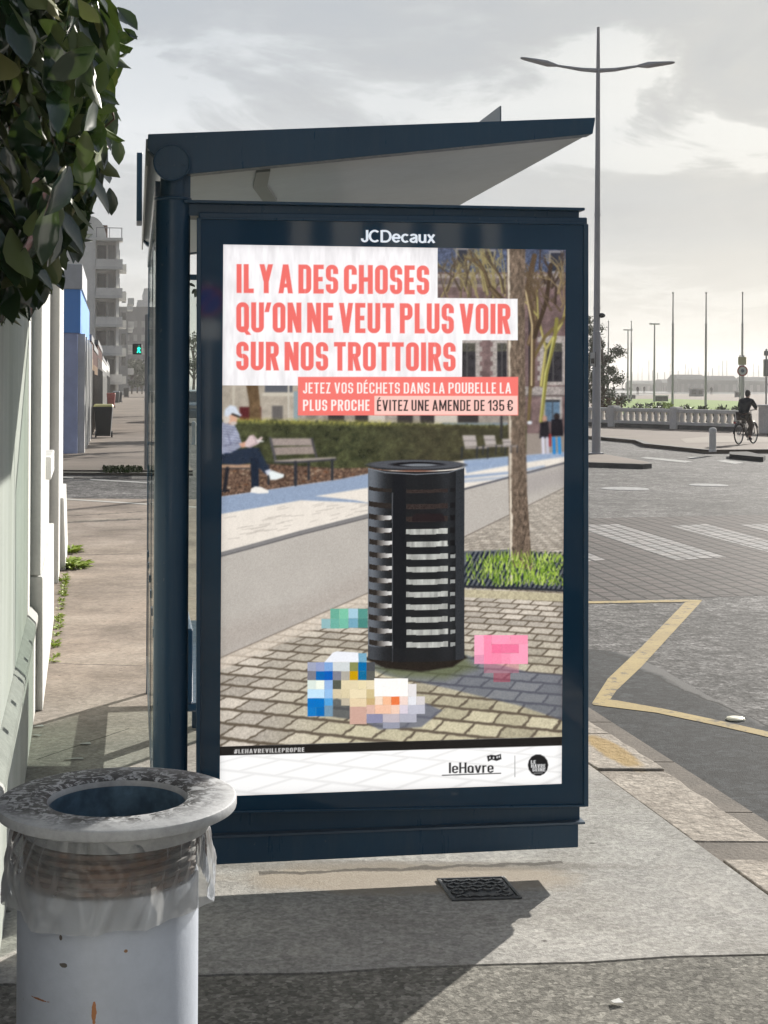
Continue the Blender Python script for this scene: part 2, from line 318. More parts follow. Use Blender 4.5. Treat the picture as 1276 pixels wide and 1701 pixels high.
def gran_extra(nt, tc, col, b):
    v = N(nt, 'ShaderNodeTexVoronoi', i_Scale=60.0); nt.links.new(tc.outputs['Object'], v.inputs['Vector'])
    col = mixc(nt, .6, col, ramp(nt, v.outputs['Color'], [(.2, (.7,)*3), (.6, (1.,)*3), (.9, (1.3,)*3)]), 'MULTIPLY')
    c = G(1010, 1247); return mixc(nt, blob_mask(nt, tc, (c.x+.02, c.y), .07, .34, .35, 10, R(11.5)), col, (.36, .25, .11))
m_gran = mat('granite', (.44, .39, .335), (.26, .225, .19), 6, .85, .25, 70, .010, 22, extra=gran_extra)
m_gut = mat('gutter_stone', (.16, .137, .115), (.11, .095, .08), 5, .8, .25, 90, .004, 60)
kb = BM()
def kstone(a, b):
    n = 7; hi = []; r = random.Random(int(a*100))
    for i in range(n+1): d = a+(b-a)*i/n; hi.append((kerb_in(d)+.009+r.uniform(0, .008), d))
    for i in range(n, -1, -1): d = a+(b-a)*i/n; hi.append((kerb_out(d)+r.uniform(-.008, .008), d))
    prism(kb, hi, -.25, -.004+r.uniform(-.006, .004))
for a, b in ((-6, -4.6), (-4.58, -3.2), (-3.18, -1.8), (-1.78, -.4), (-.38, 1.0), (1.02, 2.3), (2.32, 3.56), (3.572, 5.10), (5.33, 6.295), (6.307, 6.938), (6.95, 8.2), (8.22, 9.6), (9.62, 11), (11.02, 12.4), (12.42, 13.8), (13.82, 15.2), (15.22, 16.6), (16.62, 18.0), (18.02, 19.4), (19.42, 20.9)): kstone(a, b)
struct('kerb', kb, m_gran, bevel=.005)
struct('kerb_fill', prism(BM(), [(kerb_in(5.105)+.008, 5.105), (kerb_out(5.105)-.01, 5.105), (kerb_out(5.325)-.01, 5.325), (kerb_in(5.325)+.008, 5.325)], -.25, -.012), m_gut)
gb = BM()
for i in range(34):
    a = -6+i*.8; b = a+.79
    prism(gb, [(kerb_out(a)+.012, a), (gutter(a), a), (gutter(b), b), (kerb_out(b)+.012, b)], -.25, ZR+.006)
struct('gutter', gb, m_gut)
# kerb of the side street and the pavement beyond it
sk = BM(); p, q = G(104, 829), G(360, 845)
strip(sk, [p-(q-p)*.5, q], .16, .004); struct('side_street_kerb', sk, mat('pale_kerb', (.5, .48, .44), rough=.8))
m_pave2 = mat('far_pavement', (.235, .20, .17), (.15, .128, .11), .45, .85, .15, 20)
struct('far_pavement', prism(BM(), [(-30, 27.0), (-3.55, 28.0), (-24, 150), (-52, 330), (-90, 330), (-60, 150)], -.28, 0), m_pave2)
g = BM(); p, q = G(104, 784.5), G(330, 786)
strip(g, [p, q], .22, .004); struct('far_kerb', g, mat('dark_kerb', (.14, .14, .12), rough=.9))
# refuge island, far promenade
m_sand = mat('promenade_paving', (.20, .165, .14), (.165, .137, .117), .8, .85, .12, 30)
m_kerbd = mat('grey_kerb', (.16, .155, .15), (.11, .108, .105), 3, .8)
isl = [G(u, v) for u, v in ((900, 757), (1000, 753), (1062, 764), (1083, 768), (1083, 770), (1068, 771), (978, 768), (900, 766))]
ib = BM(); prism(ib, isl, -.2, 0); struct('refuge_kerb', ib, m_kerbd)
cen = sum((Vector(p) for p in isl), Vector())/len(isl); struct('refuge_island', sheet(BM(), [cen+(p-cen)*.93 for p in isl], .004), m_sand)
pr = [G(u, v) for u, v in ((860, 716), (979, 724), (1060, 731), (1076, 737), (1178, 747), (1330, 746))]
struct('promenade', prism(BM(), [(p.x, p.y) for p in pr]+[(60, 50), (400, 330), (60, 330), (6, 90)], -.28, 0), m_sand)
kb2 = BM(); strip(kb2, [(p.x, p.y) for p in pr], .22, .004)
struct('promenade_kerb', kb2, m_kerbd)
tr = [G(u, v) for u, v in ((1212, 751), (1242, 750.5), (1272, 757), (1268, 760), (1212, 755))]
hexa(b := BM(), [(p.x, p.y, ZR) for p in tr], [(p.x, p.y, .01) for p in tr]); struct('kerb_ramp', b, mat('dark_ramp', (.05, .05, .052), rough=.9, spec=.1))
p = G(1090, 741); sheet(b := BM(), [G(u, v) for u, v in ((1130, 729), (1196, 724), (1276, 727), (1276, 734), (1140, 736))], .004); struct('paved_strip', b, mat('light_paving', (.27, .235, .20), rough=.85))
lw = [(p.x, p.y) for p in (G(u, v) for u, v in ((1000, 690), (1225, 696), (1250, 667), (1110, 662.5), (1000, 663)))]
m_lawn = mat('lawn', (.15, .25, .02), (.10, .17, .015), .6, .9, .3, 8)
struct('planting_bed', sheet(BM(), [(7.4, 62.6), (12.9, 54.8), (13.6, 55.6), (15.5, 68), (9.0, 76)], .006), mat('dark_soil', (.05, .05, .028), (.03, .03, .018), 1.5, .95, .3, 6))
struct('lawn', sheet(BM(), lw, .01), m_lawn)
struct('harbour_water', sheet(BM(), [(-200, 420), (900, 420), (3200, 2600), (-900, 2600)], -.2), mat('sea_water', (.10, .12, .13), rough=.18))
hb = BM(); r = random.Random(4); pts = [(-1500+i*90, 3000+r.uniform(-60, 60)) for i in range(52)]; prev = None
for i, (x, y) in enumerate(pts):
    h = 24+12*math.sin(i*.31)+r.uniform(-3, 3); row = [hb.verts.new((x, y, -1)), hb.verts.new((x, y, h*.75)), hb.verts.new((x, y+260, h)), hb.verts.new((x, y+900, -1))]
    if prev:
        for k in range(3): hb.faces.new((prev[k], row[k], row[k+1], prev[k+1]))
    prev = row
struct('far_hills', hb, mat('far_hill', (.09, .10, .09), (.06, .075, .06), .01, .9), smooth=True)
# ---------------------------------------------------------------- bus shelter
AL = R(9.4); SO = Vector((-.585, 4.72, 0))
def L(u, v, yp=0.0):
    r = ray(u, v); c, s = math.cos(AL), math.sin(AL); ex = Vector((c, s, 0)); ey = Vector((-s, c, 0)); o = Vector((0, 0, EYE))-SO
    t = (yp-o.dot(ey))/r.dot(ey); p = o+r*t; return Vector((p.dot(ex), yp, p.z))
def navy_extra(nt, tc, col, b):
    mp = N(nt, 'ShaderNodeMapping'); mp.inputs['Scale'].default_value = (9, 9, .9); nt.links.new(tc.outputs['Object'], mp.inputs[0])
    n = N(nt, 'ShaderNodeTexNoise', i_Scale=3.0, i_Detail=7.0, i_Roughness=.7); nt.links.new(mp.outputs[0], n.inputs['Vector'])
    nt.links.new(ramp(nt, n.outputs['Fac'], [(.35, (.26,)*3), (.7, (.52,)*3)]), b.inputs['Roughness'])
    d = N(nt, 'ShaderNodeTexNoise', i_Scale=55.0, i_Detail=5.0); nt.links.new(tc.outputs['Object'], d.inputs['Vector'])
    col = mixc(nt, ramp(nt, n.outputs['Fac'], [(.5, (0,)*3), (.75, (.22,)*3)]), col, (.10, .13, .15))
    return mixc(nt, ramp(nt, d.outputs['Fac'], [(.68, (0,)*3), (.74, (.5,)*3)]), col, (.14, .16, .17))
m_navy = mat('navy_paint', (.018, .062, .115), (.015, .052, .098), 3, .34, .05, 200, .0004, 300, spec=.5, extra=navy_extra)
m_navyglass = mat('navy_glass', (.006, .045, .095), (.005, .038, .080), 2, .04, spec=.6)
m_edge = mat('edge_strip', (.10, .14, .19), rough=.3, metal=.5)
m_soffit = mat('soffit_panel', (.40, .435, .46), (.33, .365, .39), 2, .30, .06, 20)
m_bright = mat('aluminium', (.62, .63, .63), (.5, .5, .5), 10, .3, metal=.9)
def glass_mat(name, tint, refl=1.0):
    m = bpy.data.materials.new(name); m.use_nodes = True; nt = m.node_tree; nt.nodes.clear(); o = N(nt, 'ShaderNodeOutputMaterial')
    t = N(nt, 'ShaderNodeBsdfTransparent'); t.inputs[0].default_value = (*tint, 1); g = N(nt, 'ShaderNodeBsdfGlossy'); g.inputs[0].default_value = (1, 1, 1, 1); g.inputs['Roughness'].default_value = .02
    f = N(nt, 'ShaderNodeFresnel'); f.inputs[0].default_value = 1.45; mx = N(nt, 'ShaderNodeMixShader'); nt.links.new(mth(nt, 'MULTIPLY', f.outputs[0], refl, clamp=True), mx.inputs[0]); nt.links.new(t.outputs[0], mx.inputs[1]); nt.links.new(g.outputs[0], mx.inputs[2]); nt.links.new(mx.outputs[0], o.inputs[0]); return m
m_glass = glass_mat('tinted_glass', (.84, .875, .85), .30)
sh = thing('bus_shelter', 'navy bus shelter with glass back and tilted roof carrying a large lit poster', 'bus shelter', SO, AL)
def slab(name, px, y0, y1, m, par, bevel=0.0):
    lo = [L(u, v, y0) for u, v in px]; hi = [Vector((p.x, y1, p.z)) for p in lo]
    return obj(name, hexa(BM(), lo, hi), m, par, bevel=bevel)
# advertising panel
ad = slab('advertising_panel', [(330, 352), (976, 361), (976, 1341), (329, 1353)], .010, .17, m_navy, sh, .004)
slab('glass_door', [(329, 362), (976.5, 372), (976.5, 1340), (328, 1352)], .001, .009, m_navyglass, ad)
fr = BM()
for q in (((327, 361), (334, 361.2), (333, 1352), (326, 1352.2)), ((970.5, 371.8), (978, 372), (978, 1340.2), (970.5, 1340.4)), ((334, 360.2), (970.5, 369.6), (970.5, 373.2), (334, 363.8)), ((333, 1349), (970.5, 1337), (970.5, 1340.4), (333, 1352))):
    lo = [L(u, v, -.008) for u, v in q]; hexa(fr, lo, [Vector((p.x, .0005, p.z)) for p in lo])
obj('door_frame', fr, m_navy, ad, bevel=.002)
slab('top_cap', [(314, 335), (962, 349), (962, 372), (314, 358)], .03, .15, m_navy, ad)
slab('top_lip', [(306, 331.5), (972, 344.8), (972, 349.5), (306, 336.2)], -.004, .16, m_navy, ad, .002)
slab('plinth_recess', [(340, 1351), (963, 1341), (963, 1369), (340, 1392)], .035, .15, m_navy, ad)
slab('shelf', [(340, 1389.5), (972, 1365.5), (972, 1369), (340, 1393)], .005, .16, m_edge, ad)
slab('plinth_box', [(332, 1393), (961, 1369.2), (961, 1408), (332, 1438)], .012, .16, m_navy, ad, .003)
PCORN = ((371, 406), (940, 415), (933, 1302), (365, 1323))
# ---------------------------------------------------------------- the printed poster (colours of the print, computed)
_T = np.random.RandomState(7).rand(256, 256)
def vnoise(x, y, s=0):
    xi = np.floor(x).astype(int); yi = np.floor(y).astype(int); fx = x-xi; fy = y-yi
    fx = fx*fx*(3-2*fx); fy = fy*fy*(3-2*fy); xi += s*37; yi += s*91
    g = lambda a, b: _T[b & 255, a & 255]
    return (g(xi, yi)*(1-fx)+g(xi+1, yi)*fx)*(1-fy)+(g(xi, yi+1)*(1-fx)+g(xi+1, yi+1)*fx)*fy
def fbm(x, y, s=0, o=3):
    r = 0; a = .5; tot = 0
    for k in range(o):
        r = r+a*vnoise(x, y, s+k); tot += a; a *= .55; x = x*2.03; y = y*2.03
    return r/tot
def poster_print(W=569, H=904):
    rnd = random.Random(5)
    S, T = np.meshgrid((np.arange(W))/(W-1), (np.arange(H))/(H-1))
    TL, TR, BR, BL = PCORN
    U = (TL[0]*(1-S)+TR[0]*S)*(1-T)+(BL[0]*(1-S)+BR[0]*S)*T
    V = (TL[1]*(1-S)+TR[1]*S)*(1-T)+(BL[1]*(1-S)+BR[1]*S)*T
    C = np.zeros((H, W, 3)); C[:] = np.array((150, 140, 132))/255
    n1 = fbm(U/2.2, V/2.2, 1); n2 = fbm(U/9, V/9, 4); n3 = fbm(U/40, V/40, 9); fine = np.random.RandomState(3).rand(H, W)
    def col(c): return np.asarray(c, float)/255
    def win(x0, y0, x1, y1):
        i0 = max(0, int((y0-418)/904*H)-14); i1 = min(H, int((y1-402)/890*H)+14); j0 = max(0, int((x0-372)/569*W)-10); j1 = min(W, int((x1-364)/568*W)+10)
        return slice(i0, max(i0, i1)), slice(j0, max(j0, j1))
    def over(w, m, c, a=1.0):
        c = col(c) if not isinstance(c, np.ndarray) else c
        D = C[w]; D += (c-D)*(m*a)[..., None]
    def poly(pts, c, a=1.0, soft=.8, tex=None):
        xs = [p[0] for p in pts]; ys = [p[1] for p in pts]
        w = win(min(xs)-soft-2, min(ys)-soft-2, max(xs)+soft+2, max(ys)+soft+2); x = U[w]; y = V[w]
        if x.size == 0: return
        ins = np.zeros(x.shape, bool); d = np.full(x.shape, 1e9)
        for k in range(len(pts)):
            (ax, ay), (bx, by) = pts[k], pts[(k+1) % len(pts)]
            dx, dy = bx-ax, by-ay
            t = np.clip(((x-ax)*dx+(y-ay)*dy)/(dx*dx+dy*dy+1e-9), 0, 1)
            d = np.minimum(d, np.hypot(x-ax-t*dx, y-ay-t*dy))
            if dy != 0: ins ^= ((ay > y) != (by > y)) & (x < (by and (bx-ax)*(y-ay)/dy+ax))
        m = np.clip(.5-np.where(ins, -d, d)/(2*soft), 0, 1)
        cc = col(c)
        if tex is not None: cc = np.clip(cc*(1+tex[w][..., None]), 0, 1)
        over(w, m, cc*np.ones(x.shape+(3,)), a)
    def seg(p, q, r0, r1, c, a=1.0, soft=.6, tex=None):
        R = max(r0, r1)+2
        w = win(min(p[0], q[0])-R, min(p[1], q[1])-R, max(p[0], q[0])+R, max(p[1], q[1])+R); x = U[w]; y = V[w]
        if x.size == 0: return
        dx, dy = q[0]-p[0], q[1]-p[1]; t = np.clip(((x-p[0])*dx+(y-p[1])*dy)/(dx*dx+dy*dy+1e-9), 0, 1)
        d = np.hypot(x-p[0]-t*dx, y-p[1]-t*dy)-(r0+(r1-r0)*t)
        cc = col(c)*np.ones(x.shape+(3,))
        if tex is not None: cc = np.clip(cc*(1+tex[w][..., None]), 0, 1)
        over(w, np.clip(.5-d/(2*soft), 0, 1), cc, a)
    def line(pts, r, c, a=1.0, soft=.6):
        for p, q in zip(pts, pts[1:]): seg(p, q, r, r, c, a, soft)
    def ell(cx, cy, rx, ry, c, a=1.0, soft=.7, tex=None):
        w = win(cx-rx-3, cy-ry-3, cx+rx+3, cy+ry+3); x = U[w]; y = V[w]
        if x.size == 0: return
        d = (np.hypot((x-cx)/rx, (y-cy)/ry)-1)*min(rx, ry)
        cc = col(c)*np.ones(x.shape+(3,))
        if tex is not None: cc = np.clip(cc*(1+tex[w][..., None]), 0, 1)
        over(w, np.clip(.5-d/(2*soft), 0, 1), cc, a)
    def rect(x0, y0, x1, y1, c, a=1.0, soft=.5, tex=None): poly([(x0, y0), (x1, y0), (x1, y1), (x0, y1)], c, a, soft, tex)
    tx = (n2-.5)*.5+(fine-.5)*.12; tf = (n1-.5)*.5+(fine-.5)*.15
    # -- building behind the trees
    rect(360, 400, 950, 720, (116, 98, 97), tex=tx)
    rect(720, 400, 950, 452, (86, 94, 116), tex=tf*1.6)
    for x, y, w_, h_ in ((760, 415, 16, 30), (806, 418, 14, 28), (915, 420, 18, 30)): rect(x-3, y-4, x+w_+3, y+h_+4, (140, 138, 142)); rect(x, y, x+w_, y+h_, (58, 60, 70))
    rect(720, 455, 950, 462, (152, 142, 136), tex=tf); rect(720, 466, 950, 472, (96, 88, 88)); rect(720, 472, 950, 477, (138, 126, 122))
    for x in range(724, 950, 9): rect(x, 462, x+4, 471, (120, 110, 106))
    for x0, x1 in ((762, 790), (826, 842), (904, 934)):
        rect(x0-7, 558, x1+7, 640, (168, 160, 155), tex=tf)
        for y in range(560, 640, 16): rect(x0-11, y, x0-6, y+8, (164, 156, 151)); rect(x1+6, y, x1+11, y+8, (164, 156, 151))
        rect(x0, 570, x1, 634, (58, 56, 60), tex=tx); rect(x0, 570, x1, 584, (100, 98, 84), a=.6, tex=tf*2); rect((x0+x1)/2-1, 570, (x0+x1)/2+1, 634, (92, 90, 90))
    rect(860, 642, 950, 656, (158, 150, 146), tex=tf); rect(860, 656, 950, 659, (110, 100, 98))
    rect(899, 659, 934, 700, (170, 163, 158), tex=tf); rect(906, 664, 930, 700, (104, 128, 150), tex=tx); rect(906, 664, 930, 668, (60, 62, 66)); rect(917, 664, 919, 700, (70, 74, 80))
    rect(878, 470, 882, 705, (62, 56, 58))
    # left facade, out of focus
    rect(360, 630, 500, 705, (172, 163, 150), tex=tx*.5)
    rect(440, 632, 486, 652, (96, 98, 104), soft=1.5); rect(436, 652, 490, 658, (196, 188, 174), soft=1.2); rect(398, 676, 434, 700, (92, 46, 48), soft=1.2)
    rect(452, 674, 470, 698, (104, 100, 98), soft=1.2); rect(478, 632, 481, 700, (196, 190, 178), soft=1); rect(386, 636, 390, 690, (190, 182, 168), soft=1); rect(488, 650, 497, 700, (140, 156, 162), soft=1)
    poly([(408, 634), (428, 634), (432, 668), (434, 702), (414, 702), (414, 668)], (112, 92, 70), soft=1.2, tex=tx)
    rect(495, 684, 850, 712, (150, 142, 134), tex=tx)
    for x0, x1 in ((545, 572), (590, 612), (660, 686), (698, 722), (760, 795)): rect(x0, 684, x1, 703, (62, 58, 58), soft=1)
    for x0, x1 in ((612, 640), (722, 760)): rect(x0, 684, x1, 705, (196, 188, 178), soft=1)
    rect(735, 702, 850, 707, (120, 132, 150), soft=1)
    # -- bare branches
    def branch(x, y, an, ln, r, dep, c):
        x2 = x+math.cos(an)*ln; y2 = y+math.sin(an)*ln
        seg((x, y), (x2, y2), r, r*.72, c); seg((x-r*.4, y), (x2-r*.3, y2), r*.35, r*.25, [min(255, k*1.5) for k in c], a=.8)
        if dep:
            for k in range(rnd.choice((1, 2, 2, 3))): branch(x2, y2, an+rnd.uniform(-.6, .6), ln*rnd.uniform(.65, .95), r*.66, dep-1, c)
    for k in range(26):
        c = rnd.choice(((96, 86, 66), (128, 118, 84), (74, 64, 54), (112, 100, 72)))
        branch(rnd.uniform(728, 842), rnd.uniform(480, 505), -1.57+rnd.uniform(-.5, .5), rnd.uniform(18, 30), rnd.uniform(.8, 2.2), 3, c)
    branch(835, 500, -2.3, 34, 5.5, 3, (84, 72, 56)); branch(880, 570, -1.3, 40, 5, 4, (92, 78, 62)); branch(900, 640, -1.45, 60, 3.5, 2, (140, 132, 84))
    line([(878, 700), (884, 600), (905, 560), (938, 528)], 2.6, (112, 98, 68)); line([(884, 640), (886, 540), (876, 480), (888, 425)], 4.2, (92, 76, 60)); line([(883, 640), (884, 540), (873, 482)], 1.3, (196, 178, 140))
    line([(899, 700), (908, 620), (922, 560), (925, 530)], 3, (132, 126, 70)); line([(897, 700), (906, 620), (920, 560)], 1, (196, 192, 120)); line([(888, 560), (908, 500), (915, 440)], 3.4, (70, 58, 48))
    for k in range(14): branch(rnd.uniform(882, 938), rnd.uniform(470, 540), -1.57+rnd.uniform(-.7, .7), rnd.uniform(16, 28), rnd.uniform(.8, 2.4), 3, rnd.choice(((84, 72, 58), (120, 106, 80), (62, 52, 46))))
    # -- hedge and leaf litter
    hq = np.clip((.55*n1+.45*fbm(U/14, V/10, 60)-.28)*1.9, 0, 1)[..., None]; hz = hq*col((94, 96, 66))+(1-hq)*col((50, 54, 40)); hz = hz*(.75+.5*n2[..., None])
    w = win(360, 690, 860, 800); m = ((V[w] > 698+(U[w]-430)*.022+(n1[w]-.5)*7) & (V[w] < 792)).astype(float); over(w, m, hz[w])
    w = win(400, 680, 860, 720); m = np.clip(1-np.abs(V[w]-(699+(U[w]-430)*.02))/7, 0, 1)*np.clip((n1[w]-.2)*2, 0, 1)*np.where(U[w] < 650, 1, .45); over(w, m, (164, 160, 84))
    w = win(590, 700, 850, 790); over(w, np.clip((U[w]-590)/120, 0, 1)*.35*(V[w] > 706), (84, 72, 62))
    poly([(360, 772), (440, 770), (560, 778), (640, 776), (850, 762), (850, 790), (612, 790), (450, 816), (360, 828)], (104, 84, 72), tex=(n1-.5)*1.3+(fine-.5)*.3)
    for k in range(90):
        x = rnd.uniform(368, 600); y = rnd.uniform(776, 812-(x-368)*.09); ell(x, y, rnd.uniform(1, 3), rnd.uniform(.7, 1.6), rnd.choice(((164, 140, 116), (70, 54, 46), (188, 172, 150), (120, 84, 62))))
    # -- pavement, road
    poly([(360, 826), (450, 813), (560, 797), (612, 787), (775, 764), (950, 750), (950, 772), (775, 814), (612, 858), (360, 924)], (227, 219, 209), tex=(n1-.5)*.06+(n3-.5)*.1)
    for k in range(46):
        x = rnd.uniform(370, 600); y = rnd.uniform(836+(600-x)*.02, 900-(x-370)*.2); line([(x, y), (x+rnd.uniform(10, 22), y-rnd.uniform(2, 4.5))], .45, (176, 168, 160), a=.8)
    sh = (146, 161, 184)
    poly([(360, 826), (450, 813), (560, 797), (612, 787), (640, 784), (640, 806), (612, 810), (525, 824), (590, 831), (616, 836), (580, 834), (500, 831), (360, 855)], sh, soft=1.2, tex=(n1-.5)*.12)
    poly([(770, 764), (950, 750), (950, 757), (900, 764), (850, 772), (775, 786)], (150, 166, 190), soft=1, tex=tf*.3)
    for y, a in ((790, .9), (797, .6), (771, .5)): poly([(770, y), (850, y-7), (905, y-17), (905, y-14), (850, y-3), (770, y+5)], (140, 158, 186), a=a, soft=1.5)
    poly([(360, 924), (612, 858), (775, 814), (950, 768), (950, 806), (775, 890), (612, 985), (360, 1095)], (184, 178, 171), tex=(n1-.5)*.05+(n3-.5)*.04+(fine-.5)*.07)
    poly([(360, 1040), (480, 1010), (612, 950), (612, 985), (360, 1095)], (168, 158, 150), a=.5, soft=16, tex=tf*.4)
    poly([(850, 795), (950, 772), (950, 800), (850, 830)], (160, 154, 152), a=.6, soft=8)
    line([(360, 922), (420, 906), (500, 884), (560, 869), (612, 856)], 2.8, (132, 130, 130)); line([(360, 926), (420, 910), (500, 888), (560, 873), (612, 860)], 1.0, (98, 96, 98))
    line([(770, 813), (850, 792), (950, 766)], 1.6, (92, 92, 98))
    # -- cobbles in perspective
    k = V-690.0; k = np.where(k < 60, 60, k); a_ = (U-1290)/k*9.2; b_ = (U+4100)/k*2.4
    a_ = a_+(n2-.5)*.16; b_ = b_+(n2-.5)*.12
    row = np.floor(b_); aa = a_+.5*(row % 2); cl = np.floor(aa); fa = aa-cl; fb = b_-row
    rv = _T[(row.astype(int)*13) & 255, (cl.astype(int)*7) & 255]
    jx = .045+.02*n1; jy = .10+.04*n1
    e = np.minimum(np.minimum(fa, 1-fa)/jx, np.minimum(fb, 1-fb)/jy); jm = np.clip((e-.55)/.6, 0, 1)
    warm = np.clip((V-1040)/130, 0, 1)*np.clip((U-430)/150, 0, 1)
    stone = (col((198, 189, 177))*(1-warm[..., None])+col((194, 186, 160))*warm[..., None])*(.86+.2*rv+(n1-.5)*.22+(fine-.5)*.18)[..., None]
    cob = stone*jm[..., None]+col((104, 94, 82))*(1-jm[..., None])
    far = np.clip((V-850)/120, 0, 1)[..., None]; cob = cob*far+stone*.93*(1-far)
    low = np.clip((U-612)*1.0, 0, 1); yb = np.where(U < 612, 1092-(U-368)*.439, np.where(U < 775, 985-(U-612)*.583, 890-(U-775)*.49))
    w = win(360, 800, 950, 1260); over(w, np.clip((V[w]-yb[w])*.7, 0, 1), cob[w])
    w = win(360, 960, 620, 1130); q = V[w]-yb[w]; over(w, ((q > 0) & (q < 26-(V[w]-985)*.04)).astype(float)*.75*np.clip((30-q)/14, 0, 1), np.clip(col((208, 196, 182))*(.9+.25*n1[w][..., None]), 0, 1))
    w = win(360, 800, 950, 1110); over(w, np.clip(1-np.abs(V[w]-yb[w])/1.6, 0, 1)*.8, (112, 102, 94))
    w = win(775, 810, 940, 920); d_ = (np.sin(a_[w]*6.283)*np.sin(b_[w]*6.283*.5) > .55)*(V[w] > yb[w]+4)*(V[w] < 916); over(w, d_*.55, (140, 132, 124))
    # shadows on the cobbles
    poly([(600, 1104), (700, 1096), (768, 1086), (820, 1102), (877, 1116), (950, 1122), (950, 1202), (866, 1173), (800, 1157), (747, 1144), (690, 1132), (640, 1122)], (86, 94, 116), a=.62, soft=1.6)
    poly([(606, 1106), (700, 1104), (770, 1088), (792, 1110), (740, 1128), (660, 1126)], (96, 104, 52), a=.5, soft=7)
    poly([(540, 1165), (560, 1160), (590, 1172), (586, 1195), (560, 1192), (528, 1186)], (82, 86, 90), a=.8, soft=1.2); poly([(600, 1196), (706, 1168), (735, 1180), (700, 1208), (630, 1212)], (104, 108, 124), a=.8, soft=1.5)
    # -- tree grate, grass, trunk
    poly([(770, 916), (860, 912), (950, 926), (950, 982), (860, 979), (770, 972)], (104, 108, 112), tex=tf)
    for x in range(768, 946, 8): line([(x-14, 975+(x-770)*.03), (x+19, 918)], 1.7, (36, 42, 54), a=.95)
    rect(760, 976, 950, 1000, (0, 0, 0), a=0); line([(770, 974), (860, 977), (950, 982)], 2, (52, 54, 60))
    poly([(770, 979), (860, 982), (950, 987), (950, 1000), (770, 992)], (186, 177, 150), soft=.6, tex=tf*.7)
    w = win(760, 890, 950, 916); over(w, ((V[w] < 912+(U[w]-860)*.05) & (U[w] > 770)).astype(float)*0, (0, 0, 0))
    poly([(842, 400), (843, 560), (844, 700), (845, 800), (847, 880), (850, 940), (886, 948), (881, 900), (876, 820), (873, 700), (872, 560), (873, 400)], (112, 98, 86), tex=(fbm(U/2.2, V/6, 21)-.5)*.9+(fine-.5)*.25)
    w = win(838, 400, 860, 945); xl = 842.5+(V[w]-400)*.009; mm = np.clip((U[w]-xl)/1.2, 0, 1)*np.clip((xl+2.5+5*(fbm(U[w]/4, V[w]/11, 30))-U[w])/2, 0, 1); over(w, mm, (222, 211, 194), a=.95)
    for k in range(620):
        x = rnd.choice((rnd.gauss(835, 26), rnd.gauss(905, 22), 775+165*rnd.random())); c0 = 1-abs((x-850)/95); y = rnd.uniform(922, 972)+3*c0; h_ = rnd.uniform(3, 8+9*max(0, c0)); 
        if x < 774 or x > 940: continue
        seg((x, y), (x+rnd.uniform(-4, 4), y-h_), 1.0, .4, rnd.choice(((158, 184, 74), (180, 202, 98), (116, 150, 52), (138, 166, 66), (84, 112, 44), (198, 214, 122))), a=.9, soft=.5)
    # -- people and benches
    bl = (54, 56, 62)
    for bx, by, s in ((768, 723, 1.0), (803, 723, .86), (834, 729, .6)):
        poly([(bx, by), (bx+22*s, by), (bx+25*s, by+18*s), (bx+4*s, by+19*s)], (176, 168, 164)); line([(bx+1, by+9*s), (bx+24*s, by+9*s)], .6, (110, 104, 102))
        poly([(bx+4*s, by+19*s), (bx+44*s, by+18*s), (bx+45*s, by+22*s), (bx+5*s, by+23*s)], (150, 142, 138))
        for q in (0, 25, 43): line([(bx+q*s, by+20*s), (bx+(q-1)*s, by+38*s)], 1.3*s, bl)
    rect(831, 690, 835, 728, (60, 58, 60))
    poly([(448, 728), (517, 728), (519, 740), (452, 740.5)], (158, 146, 140), tex=tf*.5); poly([(453, 743), (520, 741), (524, 754), (458, 756)], (150, 138, 131), tex=tf*.5)
    line([(449, 728), (458, 766)], 2.2, (88, 86, 90)); line([(518, 729), (526, 760)], 1.8, (78, 76, 80))
    poly([(456, 765), (490, 762), (558, 759), (558, 764), (494, 769), (456, 769)], (160, 150, 142)); line([(456, 768), (492, 768), (558, 763)], 1.4, (66, 66, 72))
    for q, y0, y1, r in ((491, 768, 805, 2.8), (552, 764, 796, 2.2), (513, 768, 796, 2), (446, 772, 804, 1.8)): line([(q, y0), (q, y1)], r, bl)
    rect(360, 772, 416, 777, (176, 146, 124), tex=tf*.4); rect(360, 777, 416, 779, (70, 66, 68)); line([(378, 778), (373, 815)], 3, (44, 44, 50)); line([(360, 816), (380, 815)], 1.5, (44, 44, 50))
    jean = (44, 54, 70)
    poly([(360, 770), (368, 752), (416, 743), (430, 744), (435, 754), (449, 782), (441, 788), (421, 768), (395, 772)], jean, tex=tf*.6); poly([(416, 760), (430, 762), (430, 809), (418, 810)], (36, 45, 60), tex=tf*.6)
    poly([(440, 782), (449, 779), (452, 786), (444, 790)], (196, 200, 214)); poly([(446, 785), (452, 781), (462, 785), (472, 788), (471, 793), (458, 797), (449, 797)], (226, 232, 232))
    poly([(417, 812), (424, 808), (434, 809), (446, 815), (446, 819), (430, 820), (416, 818)], (232, 228, 222))
    w = win(360, 698, 404, 752); strp = (np.sin((V[w]+(U[w]-368)*-.12)*1.45) > .1)[..., None]; shirt = np.where(strp, col((120, 124, 150)), col((176, 180, 194)))*(.82+.36*n2[w][..., None])
    def ppm(pts):
        keep = C.copy(); poly(pts, (255, 0, 255)); return np.abs(C-keep).sum(2) > .05, keep
    m, keep = ppm([(360, 704), (376, 700), (388, 704), (396, 720), (401, 736), (398, 744), (382, 752), (366, 753), (360, 750)]); C[:] = keep; over(w, m[w].astype(float), shirt)
    poly([(370, 722), (381, 738), (400, 738), (401, 744), (378, 748), (366, 742)], (158, 162, 180), a=.5); line([(378, 720), (384, 738), (372, 741)], .6, (96, 98, 120))
